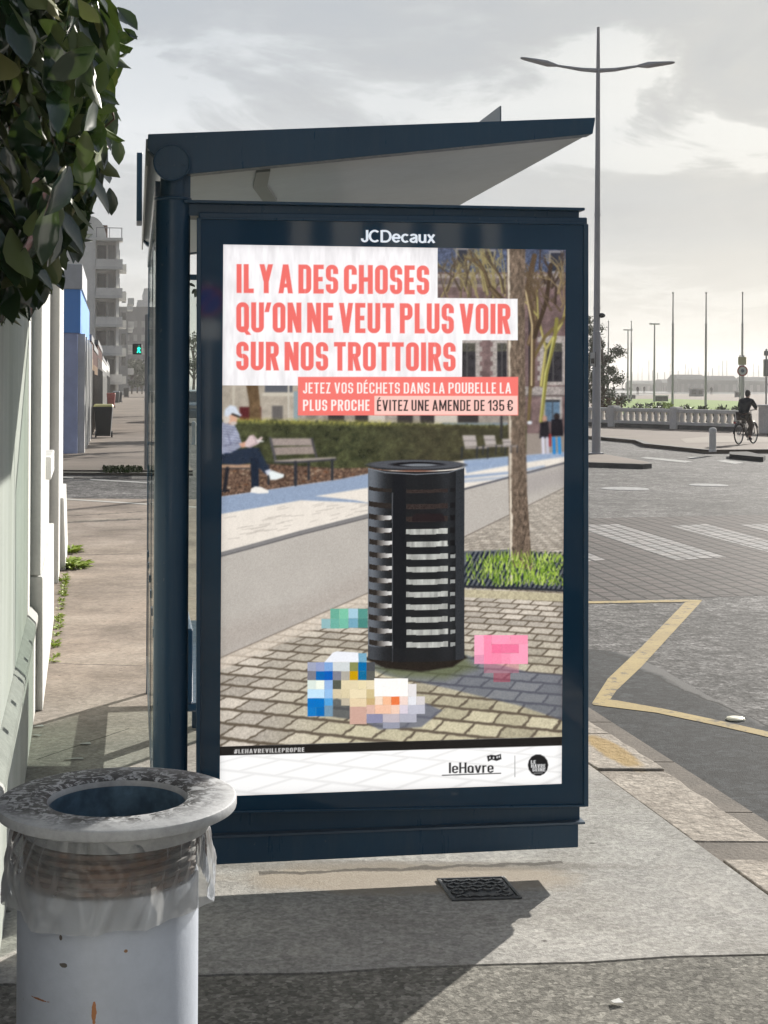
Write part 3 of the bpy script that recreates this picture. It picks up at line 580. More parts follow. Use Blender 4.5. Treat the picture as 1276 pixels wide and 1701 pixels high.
    poly([(397, 737), (409, 733), (412, 741), (402, 744)], (204, 158, 136)); poly([(408, 733), (414, 724), (421, 722), (428, 730), (434, 725), (437, 727), (430, 737), (415, 744), (407, 742)], (210, 190, 190)); line([(427, 733), (437, 733)], 1.2, (226, 224, 222)); line([(420, 723), (427, 735), (414, 743)], .6, (150, 130, 132))
    ell(386, 697, 8, 9, (208, 166, 142)); ell(376, 696, 6, 8, (206, 196, 186)); ell(388, 703, 6, 3, (196, 184, 176)); poly([(372, 690), (374, 680), (382, 673), (392, 675), (396, 684), (402, 690), (398, 692), (388, 686), (378, 692)], (204, 211, 222), tex=tf*.3); line([(386, 688), (397, 692)], 1.5, (44, 40, 40))
    ell(905, 696, 4, 6, (176, 140, 122)); ell(925, 692, 5, 6, (52, 44, 44)); poly([(898, 702), (911, 699), (914, 728), (896, 728)], (44, 42, 48), tex=tf); poly([(916, 697), (934, 696), (936, 724), (915, 725)], (38, 36, 42), tex=tf)
    for q, c in ((902, (206, 204, 216)), (909, (190, 188, 200)), (920, (48, 130, 196)), (929, (60, 140, 202))): line([(q, 728), (q+1, 752)], 2.6, c)
    line([(914, 722), (914, 740)], 2, (150, 60, 62)); ell(880, 702, 4, 3, (214, 218, 224))
    def blur(n, m):
        for _ in range(n):
            B = C.copy(); B[1:-1] = (C[:-2]+2*C[1:-1]+C[2:])/4; D = B.copy(); D[:, 1:-1] = (B[:, :-2]+2*B[:, 1:-1]+B[:, 2:])/4; C[:] = C+(D-C)*m[..., None]
    blur(2, np.clip((835-V)/60, 0, 1)*np.clip((V-640)/40, 0, 1)); blur(1, np.clip((660-V)/40, 0, 1)*.6); blur(1, np.ones_like(U))
    # -- litter bin
    cx, rx = 691.5, 80.5
    poly([(608, 1096), (640, 1110), (700, 1116), (752, 1108), (776, 1092), (760, 1080), (620, 1080)], (44, 38, 34), soft=2, tex=tf)
    w = win(605, 760, 780, 1112); x = U[w]; y = V[w]; f = (x-cx)/rx; inn = np.clip((rx-np.abs(x-cx))*1.0, 0, 1); bow = 7*np.sqrt(np.clip(1-f*f, 0, 1))
    top = 776; bot = 1093; yy = y-bow
    shade = .40+.75*np.exp(-((f+.93)/.22)**2)+.16*np.exp(-((f+.35)/.3)**2)*0+.12*np.exp(-((f-.62)/.14)**2)
    base = col((92, 96, 102))*shade[..., None]
    body = np.clip((yy-top)*1.0, 0, 1)*np.clip((bot-yy)*1.0, 0, 1)*inn
    over(w, body, base)
    ph = (yy-818)/20.9; kk = np.floor(ph); fr = ph-kk; gap = (fr > .58)*(kk >= 0)*(kk < 12)+((yy > 806)*(yy < 812))
    strip = (x > 652) & (x < 674); rs = x > 757
    gl = gap*(x < 651)*(x > 613); over(w, gl*1.0*inn, (52, 47, 44))
    over(w, gl*(x > 626)*(kk > 0)*np.clip(((x-626)/24+.1-(1-(fr-.58)/.42)*.0), 0, 1)*((fr-.58)/.42 < (1.15-(x-626)/50)), (212, 210, 207))
    gr = gap*(x > 675)*(x < 744); bag = col((176, 177, 172))*(.72+.5*fbm(x/5, y/30, 40))[..., None]; over(w, gr*1.0, np.where((kk > 1)[..., None], bag, col((58, 50, 48))))
    over(w, gap*(x > 748)*(x < 756)*1.0, np.where(((fr > .7) & (kk > 3))[..., None], col((150, 152, 150)), col((28, 28, 30))))
    over(w, (strip & (yy > top+4) & (yy < bot))*1.0, (31, 33, 37)); over(w, ((np.abs(x-652) < .8) & (yy > 812) & (yy < bot))*.7, (96, 98, 102))
    over(w, body*((yy > 1071))*.5, (40, 41, 44)); over(w, body*(rs & (x < 772))*.5, (70, 74, 80))
    poly([(685, 858), (690, 853), (734, 853), (738, 858), (738, 866), (685, 866)], (44, 36, 38))
    ell(cx, 773, 81, 9, (50, 52, 56)); ell(cx, 771.5, 80, 7.5, (84, 86, 92)); ell(cx+2, 771.5, 44, 4.2, (28, 28, 32)); ell(cx+6, 772.5, 30, 2.4, (120, 124, 130)); ell(690, 782, 30, 2, (110, 70, 56), a=.7)
    line([(612, 778), (640, 785), (692, 788), (745, 785), (771, 777)], .8, (120, 124, 130))
    # -- pixelated litter
    def px_(x0, y0, x1, y1, c, a=1.0): rect(x0, y0, x1, y1, c, a, .35)
    for r in ((549, 1011, 564, 1028, 110, 172, 152), (564, 1011, 579, 1028, 126, 194, 166), (579, 1011, 595, 1027, 166, 200, 216), (595, 1011, 611, 1027, 90, 150, 140), (534, 1028, 549, 1044, 146, 182, 186), (549, 1028, 564, 1044, 112, 174, 160), (564, 1028, 579, 1044, 118, 186, 164), (579, 1027, 595, 1043, 120, 166, 186), (595, 1027, 611, 1043, 78, 136, 128),
              (511, 1100, 525, 1115, 160, 165, 186), (525, 1100, 539, 1115, 150, 160, 196), (539, 1100, 553, 1115, 130, 166, 214), (553, 1100, 581, 1115, 206, 211, 212), (581, 1100, 595, 1115, 136, 140, 90), (595, 1085, 609, 1100, 122, 168, 192), (595, 1100, 609, 1115, 0, 110, 166), (609, 1100, 623, 1115, 82, 84, 88),
              (511, 1115, 525, 1130, 126, 126, 136), (525, 1115, 539, 1130, 0, 105, 176), (539, 1115, 553, 1130, 0, 96, 182), (553, 1115, 567, 1130, 130, 130, 142), (567, 1115, 581, 1130, 176, 171, 160), (581, 1115, 595, 1130, 196, 156, 12), (595, 1115, 609, 1130, 20, 110, 152), (609, 1115, 623, 1130, 96, 96, 92),
              (511, 1130, 525, 1145, 216, 226, 218), (525, 1130, 539, 1145, 236, 241, 228), (539, 1130, 553, 1145, 150, 181, 222), (553, 1130, 567, 1145, 90, 94, 84), (567, 1130, 595, 1145, 222, 208, 174), (595, 1130, 609, 1145, 228, 214, 176),
              (511, 1145, 539, 1160, 192, 222, 242), (539, 1145, 553, 1160, 150, 190, 230), (553, 1145, 567, 1160, 210, 196, 166), (567, 1145, 581, 1160, 216, 202, 168), (581, 1145, 609, 1160, 231, 216, 182), (609, 1130, 623, 1145, 226, 212, 180), (609, 1145, 623, 1160, 204, 186, 142),
              (511, 1160, 539, 1175, 0, 116, 192), (539, 1160, 553, 1175, 90, 162, 216), (567, 1160, 581, 1172, 192, 182, 162), (581, 1160, 609, 1174, 226, 206, 172), (609, 1160, 623, 1174, 198, 172, 124), (511, 1175, 525, 1190, 24, 122, 192), (525, 1175, 539, 1190, 0, 110, 182), (539, 1172, 553, 1190, 120, 150, 172), (581, 1174, 609, 1203, 202, 166, 152),
              (622, 1127, 678, 1157, 246, 243, 240), (678, 1136, 692, 1157, 226, 222, 222), (623, 1157, 636, 1171, 238, 216, 196), (636, 1157, 650, 1171, 240, 186, 150), (650, 1157, 664, 1171, 231, 126, 76), (664, 1157, 678, 1171, 236, 212, 202), (678, 1157, 692, 1171, 226, 226, 231), (692, 1157, 706, 1171, 212, 206, 206),
              (609, 1171, 623, 1186, 216, 180, 166), (623, 1171, 650, 1186, 236, 192, 166), (650, 1171, 664, 1186, 236, 202, 182), (664, 1171, 678, 1186, 216, 206, 216), (678, 1171, 706, 1186, 190, 190, 202), (609, 1186, 636, 1201, 142, 142, 168), (636, 1186, 664, 1200, 192, 182, 188), (664, 1186, 692, 1200, 176, 176, 188), (636, 1200, 664, 1210, 152, 154, 168),
              (788, 1055, 804, 1088, 246, 168, 194), (788, 1088, 804, 1103, 222, 150, 178), (804, 1055, 817, 1103, 244, 140, 172), (817, 1055, 848, 1070, 246, 156, 184), (848, 1055, 877, 1070, 242, 152, 178), (817, 1070, 833, 1085, 238, 118, 156), (833, 1070, 862, 1085, 236, 122, 158), (817, 1085, 833, 1103, 240, 140, 170), (833, 1085, 848, 1103, 242, 148, 176), (848, 1085, 862, 1103, 244, 160, 186), (862, 1070, 877, 1103, 246, 160, 186)):
        px_(*r[:4], r[4:])
    poly([(539, 1100), (553, 1084), (560, 1082), (595, 1084), (596, 1100)], (232, 234, 240)); px_(804, 1103, 862, 1118, (206, 120, 140), .45); px_(820, 1118, 848, 1133, (190, 70, 90), .45)
    C[:] = np.clip((C-.5)*1.06+.49+(np.random.RandomState(9).rand(H, W)-.5)[..., None]*.05, 0, 1)
    # -- title boxes and lettering
    ghost = 1+(fbm(U/7, V/30, 50)-.5)*.16+(n3-.5)*.05
    white = np.clip(col((243, 240, 242))*ghost[..., None], 0, .975)
    def wbox(pts):
        keep = C.copy(); poly(pts, (0, 255, 0), soft=.5); m = np.clip(np.abs(C-keep).max(2)*2, 0, 1); C[:] = keep; C[:] = C+(white-C)*m[..., None]
    wbox([(360, 390), (727, 390), (727, 495), (860, 496.5), (860, 565), (768, 565), (767, 641), (360, 640)])
    rect(495, 626, 861, 690, (241, 120, 112)); rect(622, 657.5, 860, 689, (250, 200, 190))
    def text(s, x0, x1, yt, yb, c, t=.18, h=None, gap=.075, sp=.17, dy=0.0, tw=1.0):
        h = h or t*.86; wd = {'I': t, 'L': .36, 'E': .37, 'F': .36, 'T': .42, 'M': .66, 'A': .50, 'V': .50, 'Y': .48, 'X': .48, 'N': .50, "'": t*.9, '1': .30, '#': .5, 'l': t, 'e': .42, 'a': .42, 'v': .44, 'r': .28, 'H': .5, 'É': .37, 'J': .36, 'S': .44, 'Z': .40}
        ad = []; X = 0
        for ch in s:
            if ch == ' ': X += sp; continue
            w_ = wd.get(ch, .46); ad.append((ch, X, w_)); X += w_+gap
        tot = X-gap; sx = (x1-x0)/tot
        for ch, gx, w_ in ad:
            ax = x0+gx*sx; y0a = yt+dy*(ax-x0); y1a = yb+dy*(ax-x0); cap = y1a-y0a; tt = t*cap/sx if False else t
            wn = win(ax-4, y0a-cap*.3-3, ax+w_*sx+4, y1a+6)
            Xg = (U[wn]-ax)/sx; Yg = (y1a-V[wn]+dy*(U[wn]-ax))/cap
            if Xg.size == 0: continue
            R = lambda a, b, cc, d: np.maximum(np.maximum(a-Xg, Xg-cc), np.maximum(b-Yg, Yg-d))
            def ring(a, b, cc, d, r=None):
                r = min(r or .21, (cc-a)/2, (d-b)/2); qx = np.abs(Xg-(a+cc)/2)-((cc-a)/2-r); qy = np.abs(Yg-(b+d)/2)-((d-b)/2-r)
                o = np.hypot(np.maximum(qx, 0), np.maximum(qy, 0))+np.minimum(np.maximum(qx, qy), 0)-r
                ri = max(r-t, .02); ia, ib, ic, id_ = a+t, b+h, cc-t, d-h
                qx = np.abs(Xg-(ia+ic)/2)-((ic-ia)/2-ri); qy = np.abs(Yg-(ib+id_)/2)-((id_-ib)/2-ri)
                i = np.hypot(np.maximum(qx, 0), np.maximum(qy, 0))+np.minimum(np.maximum(qx, qy), 0)-ri
                return np.maximum(o, -i)
            def ln(a, b, cc, d, q=None, y0=0, y1=1):
                q = q or t*.97; L = math.hypot(cc-a, d-b); return np.maximum(np.abs((Xg-a)*(d-b)-(Yg-b)*(cc-a))/L-q/2, np.maximum(y0-Yg, Yg-y1))
            mn = lambda *z: __import__('functools').reduce(np.minimum, z)
            cut = lambda a, *z: np.maximum(a, -mn(*z))
            w = w_; half = .5
            if ch in 'IL': d = R(0, 0, t, 1)
            if ch == 'l': d = R(0, 0, t, 1.0)
            if ch == 'L': d = mn(d, R(0, 0, w, h))
            if ch in 'EFÉ':
                d = mn(R(0, 0, t, 1), R(0, 1-h, w, 1), R(0, half-h/2, w*.9, half+h/2))
                if ch != 'F': d = mn(d, R(0, 0, w, h))
                if ch == 'É': d = mn(d, ln(w*.35, 1.05, w*.7, 1.27, t*.7, 1.06, 1.26))
            if ch == 'T': d = mn(R(0, 1-h, w, 1), R(w/2-t/2, 0, w/2+t/2, 1))
            if ch == 'H': d = mn(R(0, 0, t, 1), R(w-t, 0, w, 1), R(0, half-h/2, w, half+h/2))
            if ch == 'O': d = ring(0, 0, w, 1)
            if ch == 'Q': d = mn(ring(0, 0, w, 1), ln(w*.55, .16, w*.98, -.08, t*.75, -.08, .2))
            if ch in 'CG€': d = cut(ring(0, 0, w, 1), R(w-t-.03, .34, w+1, .66))
            if ch == 'G': d = mn(d, R(w*.52, .36, w, .36+h), R(w-t, .1, w, .36+h))
            if ch == '€': d = mn(d, R(-.07, .54, w*.62, .54+h*.62), R(-.07, .36, w*.62, .36+h*.62))
            if ch in 'D': d = mn(np.maximum(ring(0, 0, w, 1), w/2-Xg), R(0, 0, t, 1), R(0, 0, w/2+.01, h), R(0, 1-h, w/2+.01, 1))
            if ch == 'U': d = np.maximum(ring(0, 0, w, 1.8), Yg-1)
            if ch == 'J': d = mn(R(w-t, .2, w, 1), np.maximum(ring(0, 0, w, .9), Yg-.26))
            if ch in 'PRB':
                d = mn(R(0, 0, t, 1), np.maximum(ring(0, .44, w, 1), w/2-Xg), R(0, 1-h, w/2+.01, 1), R(0, .44, w/2+.01, .44+h))
                if ch == 'R': d = mn(d, ln(w*.52, .55, w-t*.46, 0, t, 0, .5))
                if ch == 'B': d = mn(d, np.maximum(ring(0, 0, w, .44+h), w/2-Xg), R(0, 0, w/2+.01, h))
            if ch == 'S': d = mn(cut(ring(0, half-h/2, w, 1), R(w/2, -1, 9, .68)), cut(ring(0, 0, w, half+h/2), R(-9, .32, w/2, 9)))
            if ch == '3': d = mn(cut(ring(0, half-h/2, w, 1), R(-9, -1, w*.5, .70)), cut(ring(0, 0, w, half+h/2), R(-9, .30, w*.5, 9)), R(w*.3, half-h/2, w*.6, half+h/2))
            if ch == '5': d = mn(R(0, 1-h, w*.95, 1), R(0, .5, t, 1), cut(ring(0, 0, w, .56+h/2), R(-9, .30, w/2, .40)), R(0, .48, w*.5, .56+h/2))
            if ch == '1': d = mn(R(w-t, 0, w, 1), np.maximum(ln(0, .74, w-t*.5, .93, t*.8), np.maximum(-Xg, Xg-w)))
            if ch == 'A': d = mn(np.maximum(ln(t*.45, 0, w/2-t*.06, 1), Xg-w/2-t/3), np.maximum(ln(w-t*.45, 0, w/2+t*.06, 1), w/2-t/3-Xg), R(w*.25, .2, w*.75, .2+h*.9))
            if ch in 'V': d = mn(ln(t*.48, 1, w/2-t*.05, 0), ln(w-t*.48, 1, w/2+t*.05, 0))
            if ch == 'v': d = mn(ln(t*.48, .7, w/2, 0, None, 0, .7), ln(w-t*.48, .7, w/2, 0, None, 0, .7))
            if ch == 'Y': d = mn(ln(t*.48, 1, w/2, .38, None, .42, 1), ln(w-t*.48, 1, w/2, .38, None, .42, 1), R(w/2-t/2, 0, w/2+t/2, .5))
            if ch == 'N': d = mn(R(0, 0, t, 1), R(w-t, 0, w, 1), np.maximum(ln(t*.5, 1.02, w-t*.5, -.02), R(0, 0, w, 1)))
            if ch == 'M': d = mn(R(0, 0, t, 1), R(w-t, 0, w, 1), np.maximum(ln(t*.5, 1, w/2, .2, None, .12, 1), Xg-w/2-t*.4), np.maximum(ln(w-t*.5, 1, w/2, .2, None, .12, 1), w/2-t*.4-Xg))
            if ch == 'X': d = mn(ln(t*.5, 0, w-t*.5, 1), ln(w-t*.5, 0, t*.5, 1))
            if ch == 'Z': d = mn(R(0, 1-h, w, 1), R(0, 0, w, h), np.maximum(ln(t*.6, 0, w-t*.6, 1), R(0, 0, w, 1)))
            if ch == "'": d = np.maximum(ln(0.02, .66, t*.62, 1.0, t*.85, .68, 1), R(-.05, .6, t*1.2, 1))
            if ch == '#': d = mn(ln(.1, 0, .25, 1), ln(.28, 0, .43, 1), R(0, .22, w, .22+h*.7), R(0, .6, w, .6+h*.7))
            if ch == 'e': d = mn(cut(ring(0, 0, w, .7), R(w*.4, .18, w+1, .32)), R(t*.5, .30, w-t*.3, .30+h*.8))
            if ch == 'a': d = mn(np.maximum(ring(0, 0, w, .7), Yg-9), R(w-t, 0, w, .6))
            if ch == 'r': d = mn(R(0, 0, t, .7), np.maximum(ring(0, 0, w*1.6, .7), np.maximum(.42-Yg, Xg-w)))
            over(wn, np.clip(.5-d*min(cap, sx)/1.2, 0, 1), c)
    cor = (238, 112, 106)
    text("IL Y A DES CHOSES", 393, 713, 438.5, 486.5, cor, sp=.13, dy=.008)
    text("QU'ON NE VEUT PLUS VOIR", 392.5, 848, 502, 552, cor, sp=.13, dy=.006)
    text("SUR NOS TROTTOIRS", 392.5, 757, 567.5, 615, cor, sp=.13, dy=.004)
    text("JETEZ VOS DÉCHETS DANS LA POUBELLE LA", 503.5, 849, 635.5, 653.5, (255, 244, 240), t=.14, gap=.13, sp=.22)
    text("PLUS PROCHE", 503.5, 614, 664, 682.3, (255, 244, 240), t=.155, gap=.13, sp=.22); text("ÉVITEZ UNE AMENDE DE 135 €", 626.5, 852, 664.5, 682.5, (40, 36, 38), t=.135, gap=.13, sp=.2)
    # -- black band, pale foot, logos
    wb = [(360, 1240.3), (950, 1223.4), (950, 1330), (360, 1340)]
    keep = C.copy(); poly(wb, (0, 255, 255), soft=.5); m = np.clip(np.abs(C-keep).max(2)*2, 0, 1); C[:] = keep
    k = V-890.0; g1 = np.abs(((U-1800)/k*4.6+.5*(np.floor((U+3000)/k*1.5) % 2)) % 1-.5); g2 = np.abs(((U+3000)/k*1.5) % 1-.5)
    j = np.clip(1-np.minimum((.5-g1)*9, (.5-g2)*9), 0, 1)*.075
    C[:] = C+(np.clip(col((250, 249, 248))-j[..., None]-(n1[..., None]-.5)*.01, 0, 1)-C)*m[..., None]
    poly([(360, 1240.3), (950, 1223.4), (950, 1238), (360, 1255.6)], (30, 28, 27), soft=.5)
    text("#LEHAVREVILLEPROPRE", 389, 505.5, 1245, 1252, (236, 234, 232), t=.17, gap=.16, dy=-.028)
    text("leHavre", 746, 820, 1267, 1284.5, (26, 26, 28), t=.13, gap=.08, dy=-.012)
    line([(735, 1288), (832, 1284.6)], .7, (26, 26, 28)); line([(855.5, 1255.5), (855.5, 1290.5)], .35, (90, 90, 92))
    poly([(809, 1256), (816, 1254), (824, 1255), (832, 1252.5), (833, 1261), (825, 1264), (817, 1262), (811, 1265)], (24, 24, 26))
    for q in ((814, 1259), (820, 1259), (826, 1258), (829.5, 1257)): ell(q[0], q[1], 1.3, 2, (225, 225, 225))
    poly([(894+17*math.cos(a*math.pi/7), 1271+18*math.sin(a*math.pi/7)) for a in range(14)], (28, 28, 30))
    text("LE", 882, 890, 1263, 1269, (240, 240, 240), t=.2, gap=.12); text("HAVRE", 882.5, 906, 1269.5, 1275.5, (240, 240, 240), t=.2, gap=.1); text("SEINE", 884.5, 906, 1276, 1281.5, (240, 240, 240), t=.2, gap=.1); line([(887, 1284.5), (901, 1284)], .5, (190, 190, 190))
    # lamp falloff towards the edge of the light box
    ed = np.minimum(np.minimum(S*569, (1-S)*569), np.minimum(T*900, (1-T)*900)); C *= (1-.10*np.exp(-ed/5.0))[..., None]
    return U, V, np.clip(C, 0, 1)

U_, V_, Cc = poster_print(); Hh, Ww = U_.shape; YP = -.0015
rw = (U_-CX), (V_-CY); c_, s_ = math.cos(ROLL), math.sin(ROLL); rx = (rw[0]*c_+rw[1]*s_)/F; rz = -(-rw[0]*s_+rw[1]*c_)/F
ca, sa = math.cos(AL), math.sin(AL); o_ = Vector((0, 0, EYE))-SO; tt_ = (YP-(-sa*o_.x+ca*o_.y))/(-sa*rx+ca)
lx = ca*(o_.x+rx*tt_)+sa*(o_.y+tt_); lz = EYE+rz*tt_
co = np.stack([lx, np.full_like(lx, YP), lz], -1).reshape(-1, 3).astype(np.float32)
ii = np.arange(Hh*Ww).reshape(Hh, Ww); q = np.stack([ii[1:, :-1], ii[1:, 1:], ii[:-1, 1:], ii[:-1, :-1]], -1).reshape(-1).astype(np.int32); nf = len(q)//4
me = bpy.data.meshes.new('poster'); me.vertices.add(len(co)); me.vertices.foreach_set('co', co.ravel()); me.loops.add(len(q)); me.loops.foreach_set('vertex_index', q)
me.polygons.add(nf); me.polygons.foreach_set('loop_start', np.arange(0, nf*4, 4, dtype=np.int32)); me.update(calc_edges=True)
lin = np.where(Cc <= .04045, Cc/12.92, ((Cc+.055)/1.055)**2.4); at = me.color_attributes.new('print', 'FLOAT_COLOR', 'POINT')
at.data.foreach_set('color', np.concatenate([lin.reshape(-1, 3), np.ones((Hh*Ww, 1))], 1).astype(np.float32).ravel())
m_poster = bpy.data.materials.new('backlit_print'); m_poster.use_nodes = True; nt = m_poster.node_tree; b = nt.nodes['Principled BSDF']
a = N(nt, 'ShaderNodeAttribute', attribute_name='print'); nt.links.new(mixc(nt, 1.0, a.outputs[0], (.25, .25, .25), 'MULTIPLY'), b.inputs['Base Color']); nt.links.new(a.outputs[0], b.inputs['Emission Color'])
b.inputs['Emission Strength'].default_value = 1.0/2**EXPO; b.inputs['Roughness'].default_value = .12; b.inputs['Specular IOR Level'].default_value = .25
me.materials.append(m_poster); po = link(bpy.data.objects.new('poster', me), ad)
po['label'] = 'lit poster of a slatted litter bin on a paved square with a coral French headline'
m_letter = bpy.data.materials.new('lit_letter'); m_letter.use_nodes = True; b = m_letter.node_tree.nodes['Principled BSDF']; b.inputs['Base Color'].default_value = (.6, .63, .68, 1); b.inputs['Emission Color'].default_value = (.66, .72, .80, 1); b.inputs['Emission Strength'].default_value = .42
p0, p1 = L(600, 402, -.002), L(723.5, 403.6, -.002)
def arc(cx, cy, rx, ry, a0, a1, n=18): return [(cx+rx*math.cos(R(a0+(a1-a0)*k/n)), cy+ry*math.sin(R(a0+(a1-a0)*k/n))) for k in range(n+1)]
GL = {'J': (.46, [[(.38, 1.0), (.38, .25)]+arc(.22, .25, .16, .19, 0, -180)+[(.06, .30)]]), 'C': (.74, [arc(.39, .5, .32, .44, 48, 312, 30)]), 'D': (.72, [[(.08, .0), (.08, 1.0)], [(.08, .94)]+[(.32, .94)]+arc(.32, .5, .32, .44, 90, -90, 24)+[(.08, .06)]]),
      'e': (.56, [[(.07, .37), (.49, .37)]+arc(.28, .36, .215, .30, 5, 325, 28)]), 'c': (.54, [arc(.29, .36, .215, .30, 45, 315, 24)]), 'a': (.55, [arc(.26, .52, .18, .145, 165, 0, 14)+[(.44, .10), (.47, .04), (.51, .03)], arc(.24, .20, .17, .145, 60, 300, 20)+[(.40, .15)], [(.24, .40), (.44, .42)]]),
      'u': (.56, [[(.08, .71), (.08, .24)]+arc(.26, .24, .18, .19, 180, 360)+[(.44, .71)], [(.44, .0), (.44, .3)]]), 'x': (.52, [[(.05, .0), (.45, .71)], [(.05, .71), (.45, .0)]])}
bm = BM(); X_ = 0; st_w = .165; ly = 0
for ch in 'JCDecaux':
    for pts in GL[ch][1]:
        ly += 1; Lr = []
        for i, p_ in enumerate(pts):
            a_, b_ = pts[max(i-1, 0)], pts[min(i+1, len(pts)-1)]; dx, dy = b_[0]-a_[0], b_[1]-a_[1]; l_ = math.hypot(dx, dy) or 1; nx, ny = -dy/l_*st_w/2, dx/l_*st_w/2
            Lr.append([bm.verts.new((X_+p_[0]+s*nx, -.0004*(ly % 3), p_[1]+s*ny)) for s in (1, -1)])
        for a_, b_ in zip(Lr, Lr[1:]): bm.faces.new((a_[0], a_[1], b_[1], b_[0]))
    X_ += GL[ch][0]+.02
sc_ = (p1-p0).length/X_; ch_ = (402-382)/2500*4.82
for v_ in bm.verts: v_.co.x *= sc_; v_.co.z *= ch_
le = obj('lettering', bm, m_letter, ad); le.location = p0+Vector((0, -.002, 0)); le.rotation_euler = (0, -math.atan2(p1.z-p0.z, p1.x-p0.x), 0)
# posts
pc = L(284.5, 900, .05); zc = L(284, 328, .0).z; z1 = L(284, 285, .0).z
obj('front_post', lathe(BM(), [(.0005, 0), (.054, 0), (.054, zc), (.05, zc+.004), (.0005, zc+.004)], 40, (pc.x, .05, 0)), m_navy, sh, smooth=True, auto=40)
bm = BM(); lathe(bm, [(.040, zc), (.040, z1+.03)], 32, (pc.x, .05, 0)); box(bm, pc.x+.02, pc.x+.054, .03, .10, zc-.004, z1+.02); obj('post_neck', bm, m_navy, sh)
bm = BM(); ring(bm, (pc.x, .05, zc), .054, .006, (0, 0, 1), 40); obj('post_collar', bm, m_navy, sh, smooth=True)
bm = BM(); box(bm, pc.x-.004, pc.x+.055, .06, .13, .0, zc-.02); obj('post_profile', bm, m_navyglass, sh, bevel=.004)
cc = L(285.5, 270, -.03); bm = BM(); disc(bm, (cc.x, -.008, cc.z), .0535, (0, 1, 0), .05, 48); cap = obj('post_cap', bm, m_navy, sh, bevel=.002)
bm = BM(); ring(bm, (cc.x, -.033, cc.z), .0545, .0032, (0, 1, 0), 48)
for s in (-1, 1): disc(bm, (cc.x+s*.036, -.034, cc.z), .008, (0, 1, 0), .004, 16)
obj('cap_ring', bm, m_navy, cap, smooth=True, auto=40)
# roof: end beams, deck with pale soffit, gutter, fin
RL = 3.15
def beam(name, y0, y1):
    px = [(246, 222.5), (989, 195), (989, 199), (985, 222), (313, 289), (256, 258), (245, 246)]
    lo = [L(u, v, .0) for u, v in px]; a = [Vector((p.x, y0, p.z)) for p in lo]; b = [Vector((p.x, y1, p.z)) for p in lo]
    return obj(name, hexa(BM(), a, b), m_navy, sh, bevel=.002)
beam('roof_beam', 0.0, .07); beam('roof_beam', RL-.07, RL)
tl, tr_, br_, bl_ = L(246, 222.5), L(989, 195), L(985, 222), L(313, 289)
soff = [(tl.x, tl.z-.035), (bl_.x, bl_.z+.006), (br_.x-.004, br_.z+.004), (tr_.x-.01, tr_.z-.02), (tl.x+.01, tl.z-.012)]
obj('soffit', hexa(BM(), [(x, .0705, z) for x, z in soff], [(x, RL-.0705, z) for x, z in soff]), m_soffit, sh)
obj('roof_edge', hexa(BM(), [(tr_.x-.008, .0706, tr_.z-.024), (tr_.x, .0706, tr_.z-.03), (tr_.x+.001, .0706, tr_.z-.002), (tr_.x-.009, .0706, tr_.z-.001)], [(tr_.x-.008, RL-.071, tr_.z-.024), (tr_.x, RL-.071, tr_.z-.03), (tr_.x+.001, RL-.071, tr_.z-.002), (tr_.x-.009, RL-.071, tr_.z-.001)]), m_navy, sh)
obj('rear_fascia', box(BM(), tl.x-.006, tl.x+.0, .0706, RL-.071, tl.z-.09, tl.z-.004), mat('grey_fascia', (.24, .26, .27), rough=.4), sh)
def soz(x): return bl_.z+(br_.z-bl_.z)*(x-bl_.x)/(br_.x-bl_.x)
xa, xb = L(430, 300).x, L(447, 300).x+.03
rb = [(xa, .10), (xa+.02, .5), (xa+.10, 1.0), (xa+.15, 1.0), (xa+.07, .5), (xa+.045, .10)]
obj('soffit_shade_strip', hexa(BM(), [(x, y, soz(x)-.004) for x, y in rb], [(x, y, soz(x)+.02) for x, y in rb]), mat('shade_strip_grey', (.13, .155, .15), rough=.4), sh)  # shadow-like reflection on the roof underside, built as a dark strip
f = L(833, 176, .75); obj('roof_fin', hexa(BM(), [(f.x-.006, .75, f.z-.16), (f.x, .75, f.z-.16), (f.x, .75, f.z), (f.x-.006, .75, f.z)], [(f.x-.006, 1.9, f.z-.16), (f.x, 1.9, f.z-.16), (f.x, 1.9, f.z), (f.x-.006, 1.9, f.z)]), mat('fin_grey', (.16, .19, .21), rough=.4), sh)
obj('name_board', box(BM(), tl.x-.034, tl.x-.010, 1.7, 1.9, 2.29, 2.58), m_navy, sh, bevel=.003)
# glass back and far end
gx = pc.x-.045
for k, (y0, y1) in enumerate(((.12, 1.62), (1.64, RL-.05))):
    g = obj('glass_pane', box(BM(), gx-.004, gx+.004, y0, y1, .20, 2.20), m_glass, sh)
bm = BM(); box(bm, gx-.0055, gx+.0055, .12, RL-.05, .12, .198); obj('bottom_rail', bm, m_edge, sh)
bm = BM(); box(bm, gx-.010, gx+.010, .12, RL-.05, 2.202, 2.25); obj('top_rail', bm, m_navy, sh)
bm = BM(); box(bm, gx-.003, gx+.003, 1.6205, 1.6395, .2, 2.2); obj('mullion', bm, m_navy, sh)
bm = BM(); box(bm, gx-.006, gx+.006, RL-.045, RL+.0, 0, 2.28); obj('rear_post', bm, m_navy, sh)
for k in range(6):
    y = .22+k*.46; obj('glass_mark', box(BM(), gx-.009, gx-.0045, y, y+.05, .772, .80), m_navy, sh)
obj('end_glass', box(BM(), gx+.05, gx+1.05, RL-.03, RL-.022, .20, 2.14), m_glass, sh)
bm = BM(); box(bm, gx+.03, gx+1.07, RL-.04, RL-.012, 2.142, 2.17); box(bm, gx+1.05, gx+1.07, RL-.04, RL-.012, 0, 2.142); box(bm, gx+.03, gx+1.05, RL-.04, RL-.012, .15, .198); obj('end_frame', bm, m_navy, sh)
